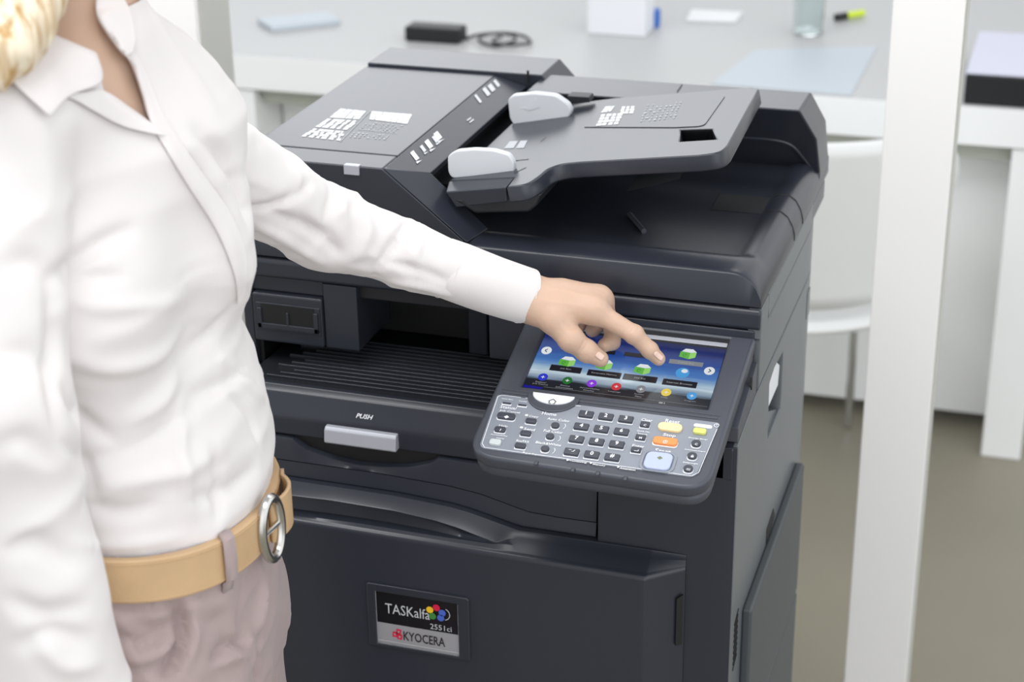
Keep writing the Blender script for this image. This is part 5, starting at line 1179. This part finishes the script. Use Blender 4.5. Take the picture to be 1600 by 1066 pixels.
# ---- trousers
M['trouser'] = mat('mauve_cotton_trouser', (170, 152, 150), 0.75, bump=0.15, bscale=600, sheen=0.2, var=0.05, vscale=12)
hc = PX(258, 1060); lf = np.array([math.cos(0.21), math.sin(0.21), 0]); lll = np.array([-lf[1], lf[0], 0])
def leg_pts(s_):
    a = hc+lll*0.088*s_; a[2] = 0.82; k_ = a.copy()+lf*0.02; k_[2] = 0.47; f_ = a.copy()+lll*0.01*s_-lf*0.015; f_[2] = 0.07; return a, k_, f_
def trouser_f(P_):
    d = torso(P_, 0.003); d = np.maximum(d, 0.80-P_[2])
    for s_ in (1, -1):
        a, k_, f_ = leg_pts(s_); lg = smin(cap(P_, a, k_, 0.090, 0.066), cap(P_, k_, f_, 0.066, 0.064), 0.03); d = smin(d, lg, 0.035)
    n1 = noise3([P_[0]+P_[1], P_[1], P_[2]+0.5*P_[0]], (0.07, 0.07, 0.035), 31); d = d-0.006*(1-np.abs(2*n1-1))**3
    d = np.maximum(d, P_[2]-BELTZ(P_)-0.0205); d = np.maximum(d, 0.035-P_[2]); return d
trs = surf(trouser_f, (-0.66, -0.66, 0.02), (-0.26, -0.22, 1.06), 0.0055, 'trousers', M['trouser'], None, 2)
crease(trs, [([(268, 938), (286, 968), (289, 1000), (275, 1030), (255, 1066)], 0.014, 0.0055), ([(140, 948), (220, 950), (300, 936), (360, 914), (430, 878)], 0.003, 0.003), ([(275, 938), (297, 968), (300, 1000), (288, 1030), (268, 1066)], -0.004, 0.007), ([(150, 955), (200, 950), (262, 948)], 0.003, 0.005), ([(215, 975), (245, 985), (283, 968)], 0.006, 0.007), ([(200, 1030), (235, 1030), (280, 1010)], -0.005, 0.007), ([(345, 1035), (370, 1022), (388, 1022)], -0.005, 0.006), ([(300, 960), (330, 975), (352, 965)], 0.003, 0.008), ([(398, 985), (405, 1010), (404, 1035)], 0.006, 0.005),
    ([(190, 1000), (230, 1010), (280, 985)], 0.009, 0.008), ([(210, 1050), (250, 1040), (285, 1015)], 0.006, 0.008), ([(335, 1030), (362, 1012), (388, 1005)], 0.011, 0.006), ([(400, 1040), (405, 1060), (415, 1066)], 0.006, 0.007),
    ([(380, 930), (376, 970), (388, 1000)], 0.004, 0.007), ([(415, 900), (410, 950), (398, 1010)], -0.004, 0.008), ([(330, 950), (350, 990), (345, 1040)], 0.003, 0.009)])
pp(trs)
for s_ in (1, -1):                            # shoes
    a, k_, f_ = leg_pts(s_)
    def shoe_f(P_, f_=f_):
        c = f_+lf*0.055; d = smin(ell3(P_, (c[0], c[1], 0.045), (0.135, 0.044, 0.042), [lf, lll, np.array([0, 0, 1.0])]), cap(P_, (f_[0], f_[1], 0.06), (f_[0], f_[1], 0.09), 0.045, 0.042), 0.02)
        return np.maximum(d, 0.004-P_[2])
    M.setdefault('shoe', mat('brown_leather_shoe', (92, 66, 50), 0.4))
    pp(surf(shoe_f, (f_[0]-0.16, f_[1]-0.16, -0.005), (f_[0]+0.22, f_[1]+0.2, 0.11), 0.004, 'shoe', M['shoe'], None, 2))
# ---- belt
M['belt'] = mat('tan_leather', (200, 168, 128), 0.5, bump=0.3, bscale=260, var=0.12, vscale=30)
def belt_pt(th, dz, off):
    z = BCO[2]; 
    for _ in range(8):
        cx, cy, a, b_, ph = [float(v) for v in ringat(z)]; c, s = math.cos(th), math.sin(th); k_ = (abs(c/(a+off))**2.25+abs(s/(b_+off))**2.25)**(-1/2.25)
        f_, l_ = c*k_, s*k_; x, y = cx+f_*math.cos(ph)-l_*math.sin(ph), cy+f_*math.sin(ph)+l_*math.cos(ph); z = float(BELTZ((x, y, 0)))
    return (x, y, z+dz)
b = MB(); N_ = 96; hw = 0.0205
prof = [(-hw, 0.0045), (-hw, 0.0105), (-hw+0.0015, 0.012), (hw-0.0015, 0.012), (hw, 0.0105), (hw, 0.0045)]
b.grid([[belt_pt(2*math.pi*k_/N_, dz, o_) for dz, o_ in prof] for k_ in list(range(N_))+[0]])
belt = pp(b.build('belt', M['belt'], None, 0))
for dz in (-hw+0.0035, hw-0.0035):
    b = MB(); b.tube([belt_pt(2*math.pi*k_/N_, dz, 0.0122) for k_ in range(N_+1)], 0.0005, 5, caps=False)
    o = b.build('stitching', M['belt'], None); o.data.transform(PINV); o.parent = belt
# belt loop and waistband
M['trouser2'] = M['trouser']
LT_ = bvh_of(); 
def th_of(px):                                # belt angle whose outer face shows at pixel column px
    best = min(((abs(float(proj([belt_pt(t, 0, 0.012)])[0, 0])-px), t) for t in np.radians(np.arange(-100, 12, 0.5))), key=lambda k_: k_[0]); return best[1]
for pxx in (358, 96):
    t0 = th_of(pxx); b = MB(); w_ = 0.05
    rows = [[belt_pt(t0+w_*(i-1), dz, o_) for i in (0, 1, 2)] for dz, o_ in ((-hw-0.014, 0.0052), (-hw-0.004, 0.0075), (-hw+0.001, 0.0145), (0, 0.0155), (hw-0.001, 0.0145), (hw+0.004, 0.008))]
    b.grid(rows); o = b.build('belt_loop', M['trouser'], None, fix=False); md = o.modifiers.new('thick', 'SOLIDIFY'); md.thickness = 0.0022; md.offset = 0; pp(o)
# buckle: oval ring at the front, strap end folded beyond it
M['buckle'] = mat('brushed_steel', (206, 204, 200), 0.25, metal=1.0)
TH0 = math.radians(-4)
b = MB(); pts = []
for k_ in range(41):
    a = 2*math.pi*k_/40; pts.append(belt_pt(TH0+0.16*math.cos(a)-0.10, 0.030*math.sin(a), 0.018+0.003*math.cos(a)))
b.tube(pts, 0.0046, 10, caps=False); bk = pp(b.build('buckle', M['buckle'], None), 'oval steel buckle')
b = MB(); b.tube([belt_pt(TH0-0.24, 0, 0.017), belt_pt(TH0, 0, 0.020), belt_pt(TH0+0.16, 0, 0.020)], 0.0022, 8); o = b.build('prong', M['buckle'], None); o.data.transform(PINV); o.parent = bk
b = MB(); rows = []
for k_ in range(17):
    t = k_/16; th = TH0-0.02+0.75*t; o_ = 0.0145+0.0095*math.sin(math.pi*min(1, t*1.25))**1.0
    rows.append([belt_pt(th, dz+0.004*math.sin(math.pi*t), o_) for dz in (-0.0195, -0.0185, 0.0, 0.0185, 0.0195)])
b.grid(rows); o = b.build('strap_end', M['belt'], None, fix=False); md = o.modifiers.new('thick', 'SOLIDIFY'); md.thickness = 0.0034; md.offset = 0; pp(o)

# ---- hair and face details
M['hair'] = mat('blonde_hair', (224, 206, 170), 0.4, var=0.42, vscale=26, sheen=0.1)
_t = M['hair'].node_tree; _n = [q for q in _t.nodes if q.type == 'TEX_NOISE'][0]; _mp = _t.nodes.new('ShaderNodeMapping'); _mp.inputs['Scale'].default_value = (5, 5, 0.22); _mp.inputs['Rotation'].default_value = (0.15, 0.2, 0)
_t.links.new(_t.nodes['Texture Coordinate'].outputs['Object'], _mp.inputs[0]); _t.links.new(_mp.outputs[0], _n.inputs['Vector'])
_x = [q for q in _t.nodes if q.type == 'MIX'][0]; _r = _t.nodes.new('ShaderNodeMapRange'); _r.inputs['From Min'].default_value = 0.38; _r.inputs['From Max'].default_value = 0.60
_t.links.new(_n.outputs['Fac'], _r.inputs['Value']); _t.links.new(_r.outputs[0], _x.inputs[0]); _x.inputs[6].default_value = (0.46, 0.28, 0.10, 1); _x.inputs[7].default_value = (0.86, 0.76, 0.58, 1)
HT = [PX(44, -90, -0.08), PX(24, -20, -0.115), PX(12, 40, -0.145), PX(0, 84, -0.165), PX(-4, 118, -0.172)]
def hair_f(P_):
    d = ell3(P_, hq(-0.018, 0, 0.038), (0.102, 0.086, 0.096), HA)
    d = np.maximum(d, -(ell3(P_, hq(0.085, 0, -0.03), (0.070, 0.062, 0.085), HA)))
    for a, c, ra, rc in ((hq(-0.03, -0.07, 0.02), HT[0], 0.034, 0.034), (HT[0], HT[1], 0.034, 0.030), (HT[1], HT[2], 0.030, 0.024), (HT[2], HT[3], 0.024, 0.016), (HT[3], HT[4], 0.016, 0.005),
                         (hq(-0.07, 0.03, 0.0), PX(70, -10, 0.09), 0.040, 0.036), (hq(-0.07, -0.02, 0.0), PX(10, 30, 0.02), 0.040, 0.040), (hq(-0.03, 0.07, 0.02), PX(80, 10, 0.10), 0.030, 0.022)):
        d = smin(d, cap(P_, a, c, ra, rc), 0.022)
    n_ = noise3([P_[0]+0.25*P_[2], P_[1]+0.1*P_[2], P_[2]], (0.013, 0.013, 0.35), 41); return d-0.0042*(1-np.abs(2*n_-1))**1.5
lo = np.min(HT+[hq(-0.13, -0.1, 0), hq(0, 0.11, 0), hq(0.05, 0, -0.03), PX(10, 30, 0.02)], 0)-0.045; hi = np.max(HT+[hq(0.1, 0, 0.12), hq(0, 0.11, 0.13), hq(-0.02, 0.0, 0.15), PX(80, 10, 0.1)], 0)+0.06
pp(surf(hair_f, tuple(lo), tuple(hi), 0.0034, 'hair', M['hair'], None, 1))
M['eye'] = mat('eye_white', (235, 235, 232), 0.2); M['iris'] = mat('iris', (70, 90, 110), 0.2); M['lip'] = mat('lips', (196, 120, 112), 0.4)
for s_ in (-1, 1):
    c = hq(0.0685, s_*0.031, 0.010); b = MB(); rows = []
    for i in range(9):
        a = math.pi*i/8; rows.append([tuple(c+(hf*math.cos(a)+hl*math.sin(a)*math.cos(t)+hu*math.sin(a)*math.sin(t))*0.0115) for t in np.linspace(0, 2*math.pi, 17)[:-1]])
    b.grid(rows[2:], 0, True); b.grid(rows[:3], 1, True); pp(b.build('eye', [M['eye'], M['iris']], None))
b = MB(); b.tube([hq(0.074, -0.022, -0.061), hq(0.0815, -0.008, -0.060), hq(0.0825, 0, -0.061), hq(0.0815, 0.008, -0.060), hq(0.074, 0.022, -0.061)], [0.001, 0.004, 0.0045, 0.004, 0.001], 8); pp(b.build('lips', M['lip'], None))
